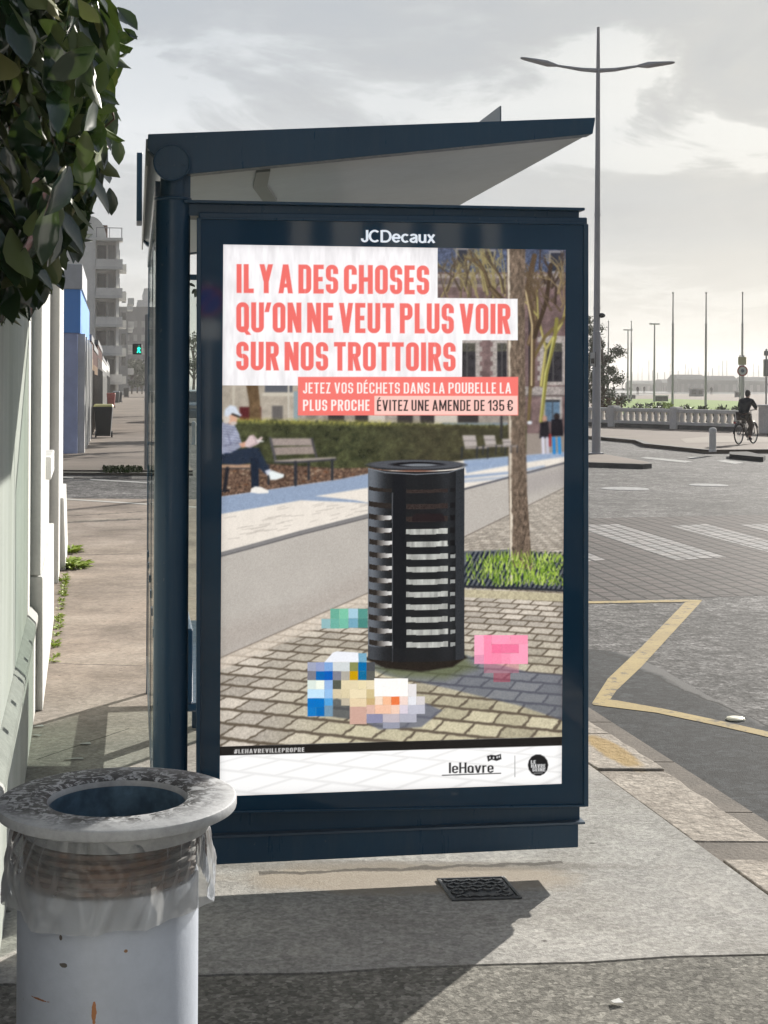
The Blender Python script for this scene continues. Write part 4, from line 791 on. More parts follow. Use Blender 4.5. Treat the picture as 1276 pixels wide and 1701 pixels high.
bm = BM(); hexa(bm, [(gx+.12, .7, .42), (gx+.46, .7, .44), (gx+.46, .7, .47), (gx+.12, .7, .45)], [(gx+.12, 2.6, .42), (gx+.46, 2.6, .44), (gx+.46, 2.6, .47), (gx+.12, 2.6, .45)]); box(bm, gx+.10, gx+.14, .7, 2.6, .45, .72)
seat = obj('bench_seat', bm, m_navy, sh, bevel=.008)
for y in (.95, 2.3): obj('bench_leg', box(BM(), gx+.20, gx+.26, y, y+.05, 0, .43), m_navy, seat)
bm = BM(); disc(bm, (gx+.30, .692, .45), .035, (0, 1, 0), .014, 20); obj('bench_end_cap', bm, mat('white_plastic', (.7, .7, .7), rough=.4), seat)

# ---------------------------------------------------------------- litter bin with its bag
DB = 2.92; bc = P(196, 1323, DB); ZB = bc.z; BX, BY = bc.x, DB
def rim_extra(nt, tc, col, b):
    n = N(nt, 'ShaderNodeTexNoise', i_Scale=46.0, i_Detail=7.0, i_Roughness=.66, i_Distortion=1.3); nt.links.new(tc.outputs['Object'], n.inputs['Vector'])
    g = blob_mask(nt, tc, (-.03, .03), .235, .22, .5, 9); g2 = blob_mask(nt, tc, (0, 0), .195, .195, .35, 12)
    f = ramp(nt, n.outputs['Fac'], [(.50, (1,)*3), (.56, (0,)*3)])
    m = mth(nt, 'MULTIPLY', f, mth(nt, 'MAXIMUM', g, g2)); m = mth(nt, 'MULTIPLY', m, .95)
    s_ = N(nt, 'ShaderNodeSeparateXYZ'); nt.links.new(tc.outputs['Object'], s_.inputs[0]); m = mth(nt, 'MULTIPLY', m, mth(nt, 'GREATER_THAN', s_.outputs[2], -.004))
    return mixc(nt, m, col, (.012, .012, .012))
m_rim = mat('grimy_rim', (.40, .41, .42), (.27, .28, .29), 6, .55, .12, 60, .001, 60, extra=rim_extra)
def body_extra(nt, tc, col, b):
    v = N(nt, 'ShaderNodeTexVoronoi', i_Scale=26.0); mp = N(nt, 'ShaderNodeMapping'); mp.inputs['Scale'].default_value = (1.4, 1.4, .55); mp.inputs['Rotation'].default_value = (.5, .4, 0); nt.links.new(tc.outputs['Object'], mp.inputs[0]); nt.links.new(mp.outputs[0], v.inputs['Vector'])
    n = N(nt, 'ShaderNodeTexNoise', i_Scale=9.0, i_Detail=5.0); nt.links.new(tc.outputs['Object'], n.inputs['Vector'])
    sp_ = mth(nt, 'MULTIPLY', ramp(nt, v.outputs['Distance'], [(.07, (1,)*3), (.12, (0,)*3)]), ramp(nt, n.outputs['Fac'], [(.56, (0,)*3), (.62, (.9,)*3)]))
    col = mixc(nt, sp_, col, (.10, .07, .05))
    for (x, z, w, h, c) in ((-.097, .462, .018, .0022, (.26, .10, .035)), (.006, .448, .0042, .022, (.36, .13, .03)), (.062, .560, .0035, .0035, (.25, .13, .06)), (-.058, .585, .0022, .004, (.10, .08, .07)), (-.052, .535, .009, .004, (.10, .09, .08))):
        s_ = N(nt, 'ShaderNodeSeparateXYZ'); nt.links.new(tc.outputs['Object'], s_.inputs[0])
        w_ = N(nt, 'ShaderNodeTexNoise', i_Scale=60.0, i_Detail=3.0); nt.links.new(tc.outputs['Object'], w_.inputs['Vector'])
        dx = mth(nt, 'DIVIDE', mth(nt, 'SUBTRACT', s_.outputs[0], x), w); dz = mth(nt, 'DIVIDE', mth(nt, 'SUBTRACT', s_.outputs[2], z), h)
        r2 = mth(nt, 'ADD', mth(nt, 'ADD', mth(nt, 'MULTIPLY', dx, dx), mth(nt, 'MULTIPLY', dz, dz)), mth(nt, 'MULTIPLY', mth(nt, 'SUBTRACT', w_.outputs['Fac'], .5), 4.5))
        k = mth(nt, 'MULTIPLY', mth(nt, 'LESS_THAN', r2, 1.0), mth(nt, 'LESS_THAN', s_.outputs[1], 0.0)); col = mixc(nt, k, col, c)
    return col
m_body = mat('grey_enamel', (.46, .50, .57), (.42, .455, .52), 3, .42, .04, 40, .0006, 90, extra=body_extra)
bn = thing('litter_bin', 'pale grey cylindrical street bin with wide grimy rim and clear plastic bag', 'litter bin', (BX, BY, 0))
zt = ZB
bo = obj('bin_body', lathe(BM(), [(.173, 0), (.173, zt-.150), (.170, zt-.146), (.160, zt-.146), (.158, zt-.5)], 72), m_body, bn, smooth=True, auto=40)
def rimwob(k, z): return .006*math.sin(k*.21)+.003*math.sin(k*.9)
prof = [(.150, -.060), (.178, -.058), (.182, -.024), (.224, -.0225), (.2285, -.020), (.2295, -.016), (.2295, -.006), (.228, -.002), (.224, 0), (.17, .0015), (.143, .001), (.135, -.003), (.1315, -.012), (.131, -.06)]
ri = obj('rim', lathe(BM(), prof, 96), m_rim, bn, smooth=True, auto=30); ri.location = (0, 0, zt); bo.location = (-.017, 0, 0)
bm = BM(); prf = [(.150, -.06)]
for k in range(5): z = -.062-k*.017; prf += [(.158, z), (.165, z-.003), (.165, z-.010), (.158, z-.013), (.156, z-.017)]
lathe(bm, prf, 72)
def rust(nt, tc, col, b):
    n = N(nt, 'ShaderNodeTexNoise', i_Scale=14.0, i_Detail=6.0); nt.links.new(tc.outputs['Object'], n.inputs['Vector'])
    return mixc(nt, ramp(nt, n.outputs['Fac'], [(.42, (0,)*3), (.6, (1,)*3)]), col, (.14, .065, .03))
o = obj('ribbed_collar', bm, mat('rusty_collar', (.16, .15, .14), (.08, .075, .07), 20, .6, .2, extra=rust), bn, smooth=True, auto=50); o.location = (-.014, 0, zt)
# the clear bag: lines the hole and hangs over the collar
def bag_mat():
    m = bpy.data.materials.new('clear_plastic'); m.use_nodes = True; nt = m.node_tree; nt.nodes.clear(); o = N(nt, 'ShaderNodeOutputMaterial')
    t = N(nt, 'ShaderNodeBsdfTransparent'); t.inputs[0].default_value = (.96, .97, .97, 1); d = N(nt, 'ShaderNodeBsdfDiffuse'); d.inputs[0].default_value = (.85, .86, .87, 1); tr = N(nt, 'ShaderNodeBsdfTranslucent'); tr.inputs[0].default_value = (.9, .9, .9, 1)
    g = N(nt, 'ShaderNodeBsdfGlossy'); g.inputs['Roughness'].default_value = .10
    a = N(nt, 'ShaderNodeMixShader'); a.inputs[0].default_value = .5; nt.links.new(d.outputs[0], a.inputs[1]); nt.links.new(tr.outputs[0], a.inputs[2])
    tc = N(nt, 'ShaderNodeTexCoord'); s_ = N(nt, 'ShaderNodeSeparateXYZ'); nt.links.new(tc.outputs['Object'], s_.inputs[0])
    low = N(nt, 'ShaderNodeMapRange', i_1=-.09, i_2=-.15, i_3=.0, i_4=.22); nt.links.new(s_.outputs[2], low.inputs[0])
    lw_ = N(nt, 'ShaderNodeLayerWeight', i_Blend=.5); fc = mth(nt, 'POWER', lw_.outputs['Facing'], 1.6)
    b = N(nt, 'ShaderNodeMixShader'); nt.links.new(mth(nt, 'ADD', mth(nt, 'MULTIPLY_ADD', fc, .55, .11), low.outputs[0], clamp=True), b.inputs[0]); nt.links.new(t.outputs[0], b.inputs[1]); nt.links.new(a.outputs[0], b.inputs[2])
    f = N(nt, 'ShaderNodeFresnel'); f.inputs[0].default_value = 1.4; c = N(nt, 'ShaderNodeMixShader'); nt.links.new(mth(nt, 'MULTIPLY', f.outputs[0], 1.0), c.inputs[0]); nt.links.new(b.outputs[0], c.inputs[1]); nt.links.new(g.outputs[0], c.inputs[2]); nt.links.new(c.outputs[0], o.inputs[0]); return m
m_bag = bag_mat()
bm = BM(); n = 240; rows = []; NZ = 34
def bagr(th, t):
    fold = 0
    for a0, w, amp, sl in BAGF: 
        q = (th-a0-sl*t+PI) % (2*PI)-PI; fold += amp*max(0, 1-abs(q)/w)
    side = .008+.010*abs(math.cos(th))**1.5
    puff = math.sin(min(1, t)*PI*.78)
    fine = .0030*math.sin(th*31+4*math.sin(th*3+t*4))*(1-.6*t)
    return .1795+side*puff+fold*(.25+t*.95)+fine
br_ = random.Random(8); BAGF = [(br_.uniform(0, 2*PI), br_.uniform(.07, .30), br_.uniform(-.009, .014), br_.uniform(-.55, .55)) for _ in range(30)]
for j in range(NZ+1):
    t = j/NZ; row = []
    for k in range(n):
        th = 2*PI*k/n; ln_ = .168+.006*math.sin(th*3+1)+.004*math.sin(th*8)-.05*max(0, math.sin(th))
        a = (th-(-1.02)) % (2*PI); a = min(a, 2*PI-a); ln_ += .020*max(0, 1-a/.30)
        a = (th-(-1.75)) % (2*PI); a = min(a, 2*PI-a); ln_ += .010*max(0, 1-a/.4)
        r = bagr(th, t); row.append(bm.verts.new((r*math.cos(th), r*math.sin(th), -.026-t*ln_)))
    rows.append(row)
for A, B in zip(rows, rows[1:]):
    for k in range(n): bm.faces.new((A[k], A[(k+1) % n], B[(k+1) % n], B[k]))
bg_ = obj('plastic_bag', bm, m_bag, None, smooth=True); bg_.location = (BX-.015, BY, zt); tag(bg_, 'clear crumpled plastic bag hanging out under the rim of the grey bin', 'plastic bag')
bm = BM(); rows = []
for j in range(13):
    t = j/12; row = []
    for k in range(96):
        th = 2*PI*k/96; r = (.1295-.004*t)*(1+.02*math.sin(th*17+t*3)*t+.03*math.sin(th*7)*t)*(1-.5*max(0, t-.75)); row.append(bm.verts.new((r*math.cos(th), r*math.sin(th), -.014-t*.42)))
    rows.append(row)
for A, B in zip(rows, rows[1:]):
    for k in range(96): bm.faces.new((A[k], A[(k+1) % 96], B[(k+1) % 96], B[k]))
bm.faces.new(rows[-1])
li = obj('bag_lining', bm, mat('blue_lining', (.10, .17, .24), (.045, .075, .11), 14, .3, .2, 40), bg_, smooth=True); li.location = (.015, 0, 0)
# ---------------------------------------------------------------- utility cover in the pavement
mc = [G(u, v) for u, v in ((725, 1462), (838, 1458.5), (868, 1494), (750, 1498))]
cen = sum(mc, Vector())/4; uc = thing('utility_cover', 'rectangular cast iron cover with raised pattern set in the pavement below the poster', 'utility cover', (cen.x, cen.y, 0))
lo = [(p-cen) for p in mc]; fo = BM()
for i in range(4):
    a, b = lo[i], lo[(i+1) % 4]; q = [a*1.0, b*1.0, b*.90, a*.90]; hexa(fo, [(p.x, p.y, .001) for p in q], [(p.x, p.y, .007) for p in q])
obj('cover_frame', fo, m_iron, uc, bevel=.002)
pl = BM(); q = [p*.885 for p in lo]; hexa(pl, [(p.x, p.y, .001) for p in q], [(p.x, p.y, .004) for p in q])
ex = (lo[1]-lo[0]); ey = (lo[3]-lo[0]); r = random.Random(3)
for i in range(9):
    for j in range(6):
        if j == 4 and 2 <= i <= 6: continue
        s = (i+.5+.25*(j % 2))/9.3*.84+.07; t = (j+.5)/6*.84+.08; c = lo[0]+ex*s+ey*t; an = PI/4*(1 if (i+j) % 2 else -1); d = Vector((math.cos(an), math.sin(an), 0))*.0125; e = Vector((-d.y, d.x, 0))*.38
        q = [c-d-e, c+d-e, c+d+e, c-d+e]; hexa(pl, [(p.x, p.y, .0042) for p in q], [(p.x, p.y, .0075) for p in q])
c = lo[0]+ex*.5+ey*.82; q = [c+ex*sx*.22+ey*sy*.05 for sx, sy in ((-1, -1), (1, -1), (1, 1), (-1, 1))]; hexa(pl, [(p.x, p.y, .0042) for p in q], [(p.x, p.y, .007) for p in q])
obj('cover_plate', pl, m_iron, uc)
# ---------------------------------------------------------------- white house wall on the left
def plaster_extra(nt, tc, col, b):
    mp = N(nt, 'ShaderNodeMapping'); mp.inputs['Scale'].default_value = (6, 3, .35); nt.links.new(tc.outputs['Object'], mp.inputs[0])
    n = N(nt, 'ShaderNodeTexNoise', i_Scale=1.0, i_Detail=5.0); nt.links.new(mp.outputs[0], n.inputs['Vector'])
    return mixc(nt, 1.0, col, ramp(nt, n.outputs['Fac'], [(.35, (.86, .86, .83)), (.65, (1.03,)*3)]), 'MULTIPLY')
m_plas = mat('white_plaster', (.72, .715, .70), (.64, .64, .63), 2.2, .8, .05, 60, .002, 40, extra=plaster_extra)
m_plas2 = mat('grey_render', (.48, .48, .46), (.40, .40, .385), 8, .85, .1, 60, .004, 50)
def wbox(bm, d0, d1, o0, o1, z0, z1, taper=0):
    lo = [(wallx(d0)+o0, d0, z0), (wallx(d0)+o1, d0, z0), (wallx(d1)+o1, d1, z0), (wallx(d1)+o0, d1, z0)]
    hi = [(wallx(d0)+o0, d0, z1), (wallx(d0)+o1-taper, d0, z1), (wallx(d1)+o1-taper, d1, z1), (wallx(d1)+o0, d1, z1)]
    return hexa(bm, lo, hi)
hs = thing('white_house', 'white plastered street wall with stepped base and pilasters beside the pavement', 'house', (wallx(8), 8, 0))
def hp(name, bm, m, **k): o = obj(name, bm, m, hs, **k); o.location = -hs.location; return o
bm = BM(); wbox(bm, -3, 8.25, -.40, -.028, 0, 2.95); wbox(bm, 8.251, 9.6, -.40, -.10, 0, 2.95); wbox(bm, 9.601, 14.8, -.40, -.04, 0, 2.95); hp('wall', bm, m_plas)
bm = BM(); wbox(bm, -3, 7.35, -.054, 0, 0, .44); hp('base_course', bm, m_plas, bevel=.006)
bm = BM(); wbox(bm, -3, 7.35, -.054, .012, .4405, .475); wbox(bm, -3, 7.35, -.054, .012, .4755, .52, .036); hp('base_moulding', bm, m_plas2, bevel=.006)
pi = BM(); wbox(pi, 7.36, 8.25, -.054, .022, .66, 2.9); p1_ = hp('pilaster', pi, m_plas, bevel=.005)
bm = BM(); wbox(bm, 7.355, 10.2, -.053, .036, 0, .655, .004); hp('pilaster_base', bm, m_plas, bevel=.006)
bm = BM(); wbox(bm, 8.6, 9.55, -.099, .045, 1.05, 1.18); hp('window_sill', bm, m_plas, bevel=.006)
bm = BM(); wbox(bm, 8.7, 9.45, -.099, -.085, 1.181, 2.5); w_ = hp('window', bm, mat('dim_pane', (.05, .06, .07), rough=.1))
pi = BM(); wbox(pi, 12.05, 14.5, -.054, .035, .0, 2.92); hp('pilaster', pi, m_plas2 if False else m_plas, bevel=.005)
bm = BM(); wbox(bm, 12.9, 14.75, -.054, .085, 0, .62, .02); hp('pilaster_base', bm, m_plas, bevel=.006)
bm = BM(); wbox(bm, -3, 14.85, -.45, .04, 2.951, 3.02); hp('coping', bm, m_plas2, bevel=.01)

# ---------------------------------------------------------------- evergreen hedge hanging over the wall
m_leaf = bpy.data.materials.new('glossy_leaf'); m_leaf.use_nodes = True; nt = m_leaf.node_tree; b = nt.nodes['Principled BSDF']
at = N(nt, 'ShaderNodeAttribute', attribute_name='leaf'); geo = N(nt, 'ShaderNodeNewGeometry')
top = ramp(nt, at.outputs['Fac'], [(0, (.008, .024, .012)), (.6, (.013, .036, .014)), (.9, (.034, .065, .014)), (1, (.08, .085, .03))]); und = ramp(nt, at.outputs['Fac'], [(0, (.075, .10, .038)), (.6, (.11, .135, .05)), (1, (.20, .18, .06))])
nt.links.new(mixc(nt, geo.outputs['Backfacing'], top, und), b.inputs['Base Color'])
nt.links.new(ramp(nt, geo.outputs['Backfacing'], [(0, (.12,)*3), (1, (.42,)*3)]), b.inputs['Roughness']); nt.links.new(ramp(nt, geo.outputs['Backfacing'], [(0, (.85,)*3), (1, (.22,)*3)]), b.inputs['Specular IOR Level'])
tr = N(nt, 'ShaderNodeBsdfTranslucent'); tr.inputs[0].default_value = (.10, .16, .03, 1); mx = N(nt, 'ShaderNodeMixShader'); mx.inputs[0].default_value = .10; out = nt.nodes['Material Output']
nt.links.new(b.outputs[0], mx.inputs[1]); nt.links.new(tr.outputs[0], mx.inputs[2]); nt.links.new(mx.outputs[0], out.inputs[0])
def leaves(name, items, m, parent=None, vein=False):
    """items: (position, tip direction, upper-side normal, length, width, tone, curl); one mesh of many separate curved blades"""
    vs, fs, tn = [], [], []
    prof = ((0, .10), (.16, .55), (.38, .92), (.60, 1.0), (.82, .66), (1, .04))
    for p, t, n, ln, wd, tone, curl in items:
        t = t.normalized(); s = t.cross(n).normalized(); n = s.cross(t); b0 = len(vs)
        for k, (a, w) in enumerate(prof):
            c = p+t*ln*a-n*(curl*ln*a*a); h = wd*.5*w; wv = .010*math.sin(k*2.3+tone*40)*ln*8
            vs += [c-s*h+n*(h*.38+wv*.3*w), c, c+s*h+n*(h*.38-wv*.3*w)]; tn += [tone]*3
        for k in range(len(prof)-1):
            i = b0+k*3; fs += [(i, i+1, i+4, i+3), (i+1, i+2, i+5, i+4)]
    me = bpy.data.meshes.new(name); me.from_pydata([tuple(v) for v in vs], [], fs); me.materials.append(m)
    a = me.attributes.new('leaf', 'FLOAT', 'POINT'); a.data.foreach_set('value', tn); me.polygons.foreach_set('use_smooth', [True]*len(me.polygons)); me.update()
    return link(bpy.data.objects.new(name, me), parent)
def rv(): 
    while True:
        v = Vector((rnd.uniform(-1, 1), rnd.uniform(-1, 1), rnd.uniform(-1, 1)))
        if .05 < v.length < 1: return v.normalized()
edge = ((-160, 192), (0, 190), (40, 200), (90, 206), (130, 186), (200, 190), (255, 182), (300, 172), (345, 158), (390, 136), (430, 108), (470, 82), (500, 50), (520, 12), (545, -60))
def eu(v):
    for (v0, u0), (v1, u1) in zip(edge, edge[1:]):
        if v0 <= v <= v1: return u0+(u1-u0)*(v-v0)/(v1-v0)
    return -80
hd = thing('hedge', 'dark glossy evergreen hedge hanging over the white wall at upper left', 'hedge', (wallx(4.2)-.2, 4.2, 2.9))
its = []
for k in range(1750):
    v = rnd.uniform(-150, 530); e = eu(v); q = rnd.random(); u = e-(q**1.4)*(e+190)-rnd.uniform(4, 22); d = 4.35+rnd.uniform(-.55, .75)+.35*(1-min(1, (e-u)/60))
    if u > e-8: continue
    p = P(u, v, d); t = Vector((rnd.gauss(.25, .5), rnd.gauss(-.15, .45), rnd.gauss(-.95, .4)))
    n = Vector((.62, -.35, .5))+rv()*.75
    if t.length < .1: continue
    if rnd.random() < .3: n = -n
    ln = rnd.uniform(.08, .17); its.append((p-hd.location-t.normalized()*ln*.5, t, n, ln, ln*rnd.uniform(.40, .54), min(1, abs(rnd.gauss(.35, .3))), rnd.uniform(-.1, .35)))
for u, v, d, t, ln in ((8, 262, 3.9, (.05, 0, -1), .15), (35, 258, 3.9, (.6, 0, -.4), .12), (20, 40, 3.8, (.2, -.2, -.5), .15), (178, 92, 4.3, (.9, 0, .3), .09), (192, 245, 4.3, (.15, 0, -1), .08), (195, 30, 4.3, (.6, 0, -.6), .085), (182, 330, 4.4, (.1, 0, -1), .08), (205, 65, 4.3, (.7, 0, -.5), .05), (120, 395, 4.2, (.2, 0, -1), .10), (60, 470, 4.2, (.3, 0, -1), .09), (160, 30, 4.0, (.1, 0, -1), .11), (80, 110, 3.9, (.2, 0, -1), .12)):
    p = P(u, v-18, d); its.append((p-hd.location, Vector(t), Vector((.3, -.8, .45)), ln, ln*.5, .2, .1))
leaves('foliage', its, m_leaf, hd)
tw = BM()
for k in range(60):
    v = rnd.uniform(-100, 480); e = eu(v); u = e-rnd.uniform(6, 190); d = rnd.uniform(4.0, 4.9); p = P(u, v, d)-hd.location; q = p+Vector((rnd.uniform(-.25, .05), rnd.uniform(-.1, .2), rnd.uniform(.0, .18))); tube(tw, [p, (p+q)/2+rv()*.02, q], [.002, .0035, .005], 5)
tag(obj('twigs', tw, mat('twig', (.16, .09, .05), (.09, .05, .03), 30, .6), hd), kind='stuff')
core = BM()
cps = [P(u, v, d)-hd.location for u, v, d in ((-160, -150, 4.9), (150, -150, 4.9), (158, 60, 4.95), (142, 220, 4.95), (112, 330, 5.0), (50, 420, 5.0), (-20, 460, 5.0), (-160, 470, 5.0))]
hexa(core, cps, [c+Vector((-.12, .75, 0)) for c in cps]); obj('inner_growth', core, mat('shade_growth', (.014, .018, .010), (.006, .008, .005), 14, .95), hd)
# weeds at the foot of the wall
m_weed = mat('weed', (.34, .44, .05), (.20, .28, .03), 20, .6)
its = []
def tuft(x, y, s, n):
    for k in range(n):
        a = rnd.uniform(0, 2*PI); r = s*rnd.random()**.5; t = Vector((math.cos(a)*.8+.1, math.sin(a)*.8, rnd.uniform(.3, 1.2))); ln = rnd.uniform(.3, .8)*s+.02
        its.append((Vector((x+r*math.cos(a)*.6, y+r*math.sin(a), 0)), t, Vector((0, 0, 1))+rv()*.5, ln, ln*.34, rnd.random(), .4))
for k in range(60):
    d = rnd.uniform(8.7, 12.6); tuft(wallx(d)+.055+rnd.uniform(0, .02)+.006*(d-8.7), d, rnd.uniform(.008, .022), 8)
for u, v, s, n in ((107, 938, .13, 60), (118, 942, .16, 90), (126, 943, .12, 50), (112, 918, .12, 50), (118, 915, .10, 30), (82, 1100, .035, 20), (90, 1074, .03, 16), (106, 965, .05, 20)):
    p = G(u, v); tuft(p.x, p.y, s, n)
w_ = leaves('weeds', its, m_weed); tag(w_, kind='stuff')
gl_ = []
for k in range(420):
    p = G(rnd.uniform(172, 236), rnd.uniform(777, 786)); gl_.append((Vector((p.x, p.y, 0)), Vector((rnd.uniform(-.4, .4), rnd.uniform(-.4, .4), 1)), rv(), rnd.uniform(.02, .07), .05, rnd.random(), .3))
tag(leaves('verge_grass', gl_, mat('verge', (.06, .08, .03), (.035, .05, .02), 9, .8)), kind='stuff')

# ---------------------------------------------------------------- the street beyond
SV = Vector((-.177, 1, 0)).normalized(); SN = Vector((SV.y, -SV.x, 0))       # along the street, towards the roadway
def sbox(bm, org, a0, a1, b0, b1, z0, z1):
    o = Vector((org[0], org[1], 0)); pts = [o+SN*a+SV*b for a, b in ((a0, b0), (a1, b0), (a1, b1), (a0, b1))]; return prism(bm, pts, z0, z1)
def wallmat(n, c, k=.85, s=.6): return mat(n, c, tuple(x*k for x in c), s, .85, .06, 6)
m_wb = wallmat('pale_blue_wall', (.50, .57, .82)); m_blue = mat('blue_sign', (.10, .34, .86), (.095, .32, .80), 1, .4); m_wh = wallmat('white_wall', (.66, .66, .64)); m_con = wallmat('concrete_wall', (.78, .77, .74)); m_dk = mat('dark_glass', (.035, .04, .045), rough=.15)
m_tan = wallmat('tan_wood', (.36, .26, .17)); m_maroon = wallmat('maroon_wood', (.075, .035, .03)); m_grey = wallmat('grey_wall', (.36, .36, .36)); m_roof = mat('zinc_roof', (.16, .165, .18), rough=.5)
o = P(128.5, 700, 34.5); o = (o.x, o.y); BZ = 0
sp = thing('corner_shop', 'corner shop with blue band and pale box sign at the side street', 'shop', (*o, 0))
def sp_(name, m, *boxes, par=None, thg=None, bevel=0):
    bm = BM()
    for b in boxes: sbox(bm, o, *b)
    t = thg or sp; ob = obj(name, bm, m, par or t, bevel=bevel); ob.location = -t.location if not par else (0, 0, 0); return ob
sp_('wall', m_wb, (-6, 0, 0, 10.8, -.1, 2.76), (-6, -.35, .3, 10.8, 2.762, 4.2))
sp_('blue_band', m_blue, (-6, .06, -.06, 10.8, 2.765, 3.76))
sp_('box_sign', wallmat('sign_white', (.62, .64, .66)), (-6, .10, -.10, 5.2, 3.765, 4.34), bevel=.02)
sp_('shopfront', m_dk, (.001, .02, .6, 10.3, .1, 2.6))
for k in range(5): sp_('column', m_wh, (.0, .16, .25+k*2.35, .75+k*2.35, -.1, 2.755))
o = P(150, 700, 45.8); o = (o.x, o.y)
for nm, lb, b0, b1, h, m1, m2 in (('shopfront_house', 'low maroon front with tan boards next to the corner shop', 0, 5, 2.9, m_maroon, m_tan), ('garage', 'low wooden garage front with tan and brown boards behind the yellow lidded bin', 5.1, 16, 2.75, m_maroon, m_tan), ('gatehouse', 'low dark gate front between the tan garage and the white walls', 16.1, 34, 3.2, m_maroon, m_dk), ('low_house', 'long low white house further along the pavement', 34.1, 66, 2.9, m_wh, m_grey), ('far_house', 'last low pale house before the street trees', 66.2, 110, 3.2, m_con, m_grey)):
    t = thing(nm, lb, 'house', (o[0]+SV.x*b0, o[1]+SV.y*b0, 0)); sp_('wall', m1, (-5, 0, b0, b1, -.1, h), thg=t); sp_('roof', m_roof, (-5.2, .03, b0-.02, b1-.02, h+.004, h+.20), thg=t)
    n = max(2, int((b1-b0)/2.6)); st_ = (b1-b0)/n
    for k in range(n): sp_('door' if k % 2 else 'panel', m2, (.002, .012, b0+k*st_+.3, b0+k*st_+st_*.55, 0, h-.5), thg=t)
    for k in range(n): sp_('gate_post', m_wh if h == 2.9 and b0 > 30 else m_dk, (.002, .05, b0+k*st_+st_*.66, b0+k*st_+st_*.74, 0, h*.70), thg=t)
# apartment block with recessed balconies
def apart(name, lb, u0, u1, vt, d, m, floors, fh, loggia=True, depth=26, cat='apartment block'):
    p = P(u1, 640, d); org = (p.x, p.y); w = (u1-u0)*d/F; h = EYE+(640-vt)*d/F; t = thing(name, lb, cat, (*org, 0))
    def q(nm, mm, *bx, par=None):
        bm = BM()
        for b in bx: sbox(bm, org, *b)
        ob = obj(nm, bm, mm, par or t); ob.location = -t.location if not par else (0, 0, 0); return ob
    return t, q, org, w, h
t, q, org, w, h = apart('apartment_block', 'tall pale apartment block with stacked balconies above the low houses', 100, 197, 398, 152, m_con, 5, 2.8)
zb = [h-2.9*k for k in range(6)]
q('wall', m_con, (-w, -2.35, 0, 24, 0, h), (-2.349, -.3, 1.6, 24, 0, h), (-.299, 0, .0, 24, 0, h))
for k, z in enumerate(zb):
    q('balcony_slab', m_wh, (-2.34, .35, -.5, 1.59, z-.28, z-.0))
    q('balcony', m_con, (-2.3, .34, -.48, -.36, z-.0, z+.75)) if k else q('terrace_rail', m_roof, (-2.3, .3, -.45, -.4, z+.95, z+1.02), (-2.3, -2.22, -.45, -.4, z, z+.95), (-1, -.94, -.45, -.4, z, z+.95), (.2, .28, -.45, -.4, z, z+.95), (.22, .28, -.4, 9, z+.95, z+1.02))
    if k: q('window', m_dk, (-2.2, -1.3, 1.5, 1.598, z+.2, z+2.3)); q('window', m_grey, (-1.1, -.5, 1.5, 1.598, z+.2, z+2.3))
    for j in range(7):
        if k: q('side_window', m_dk, (.001, .06, 2+j*3.1, 3.6+j*3.1, z+.5, z+1.9)); 
    if k: q('side_balcony', m_wh, (.001, .75, 4, 7, z-.2, z+.6))
bm = BM(); o2 = Vector((org[0], org[1], 0)); rows = []
for k in range(13):
    a = PI*k/12; x = -2.9+1.6*math.cos(a); z = h+2.3*math.sin(a)+.0
    rows.append([bm.verts.new(o2+SN*x+SV*y+Vector((0, 0, z))) for y in (1.2, 14)])
for A, B in zip(rows, rows[1:]): bm.faces.new((A[0], A[1], B[1], B[0]))
bm.faces.new([r[0] for r in rows]); bm.faces.new([r[1] for r in rows][::-1]); ob = obj('penthouse_vault', bm, m_wh, t); ob.location = -t.location
q('chimney', m_maroon, (-1.9, -1.2, 2, 4, h, h+1.5))
for nm, lb, u0, u1, vt, d, mm in (('grey_block', 'grey block of flats with small white balconies behind the balcony block', 185, 212, 522, 215, m_grey), ('far_block', 'distant dark grey block with stepped pale top at the street end', 196, 262, 512, 330, mat('far_dark', (.15, .155, .17), rough=.8))):
    t, q, org, w, h = apart(nm, lb, u0, u1, vt, d, mm, 5, 3)
    q('wall', mm, (-w, 0, 0, 40, 0, h))
    if nm == 'grey_block':
        for k in range(4): z = 3+k*3.4; q('balcony', m_wh, (.001, .9, 4, 9, z, z+.9)); q('balcony', m_wh, (.001, .9, 20, 26, z, z+.9))
        for k in range(4):
            for j in range(2): q('window', m_dk, (-1.9+j*1.0, -1.3+j*1.0, -.06, -.001, 4.2+k*3.0, 5.8+k*3.0))
    else:
        q('penthouse', m_con, (-4.4, -1.6, 2, 30, h, h+1.6), (-3.0, -1.6, 2.1, 29, h+1.601, h+4.2))
        for k in range(4):
            for j in range(4): q('window', m_grey, (-7+j*1.7, -6.2+j*1.7, -.06, -.001, 5+k*3.0, 6.4+k*3.0))
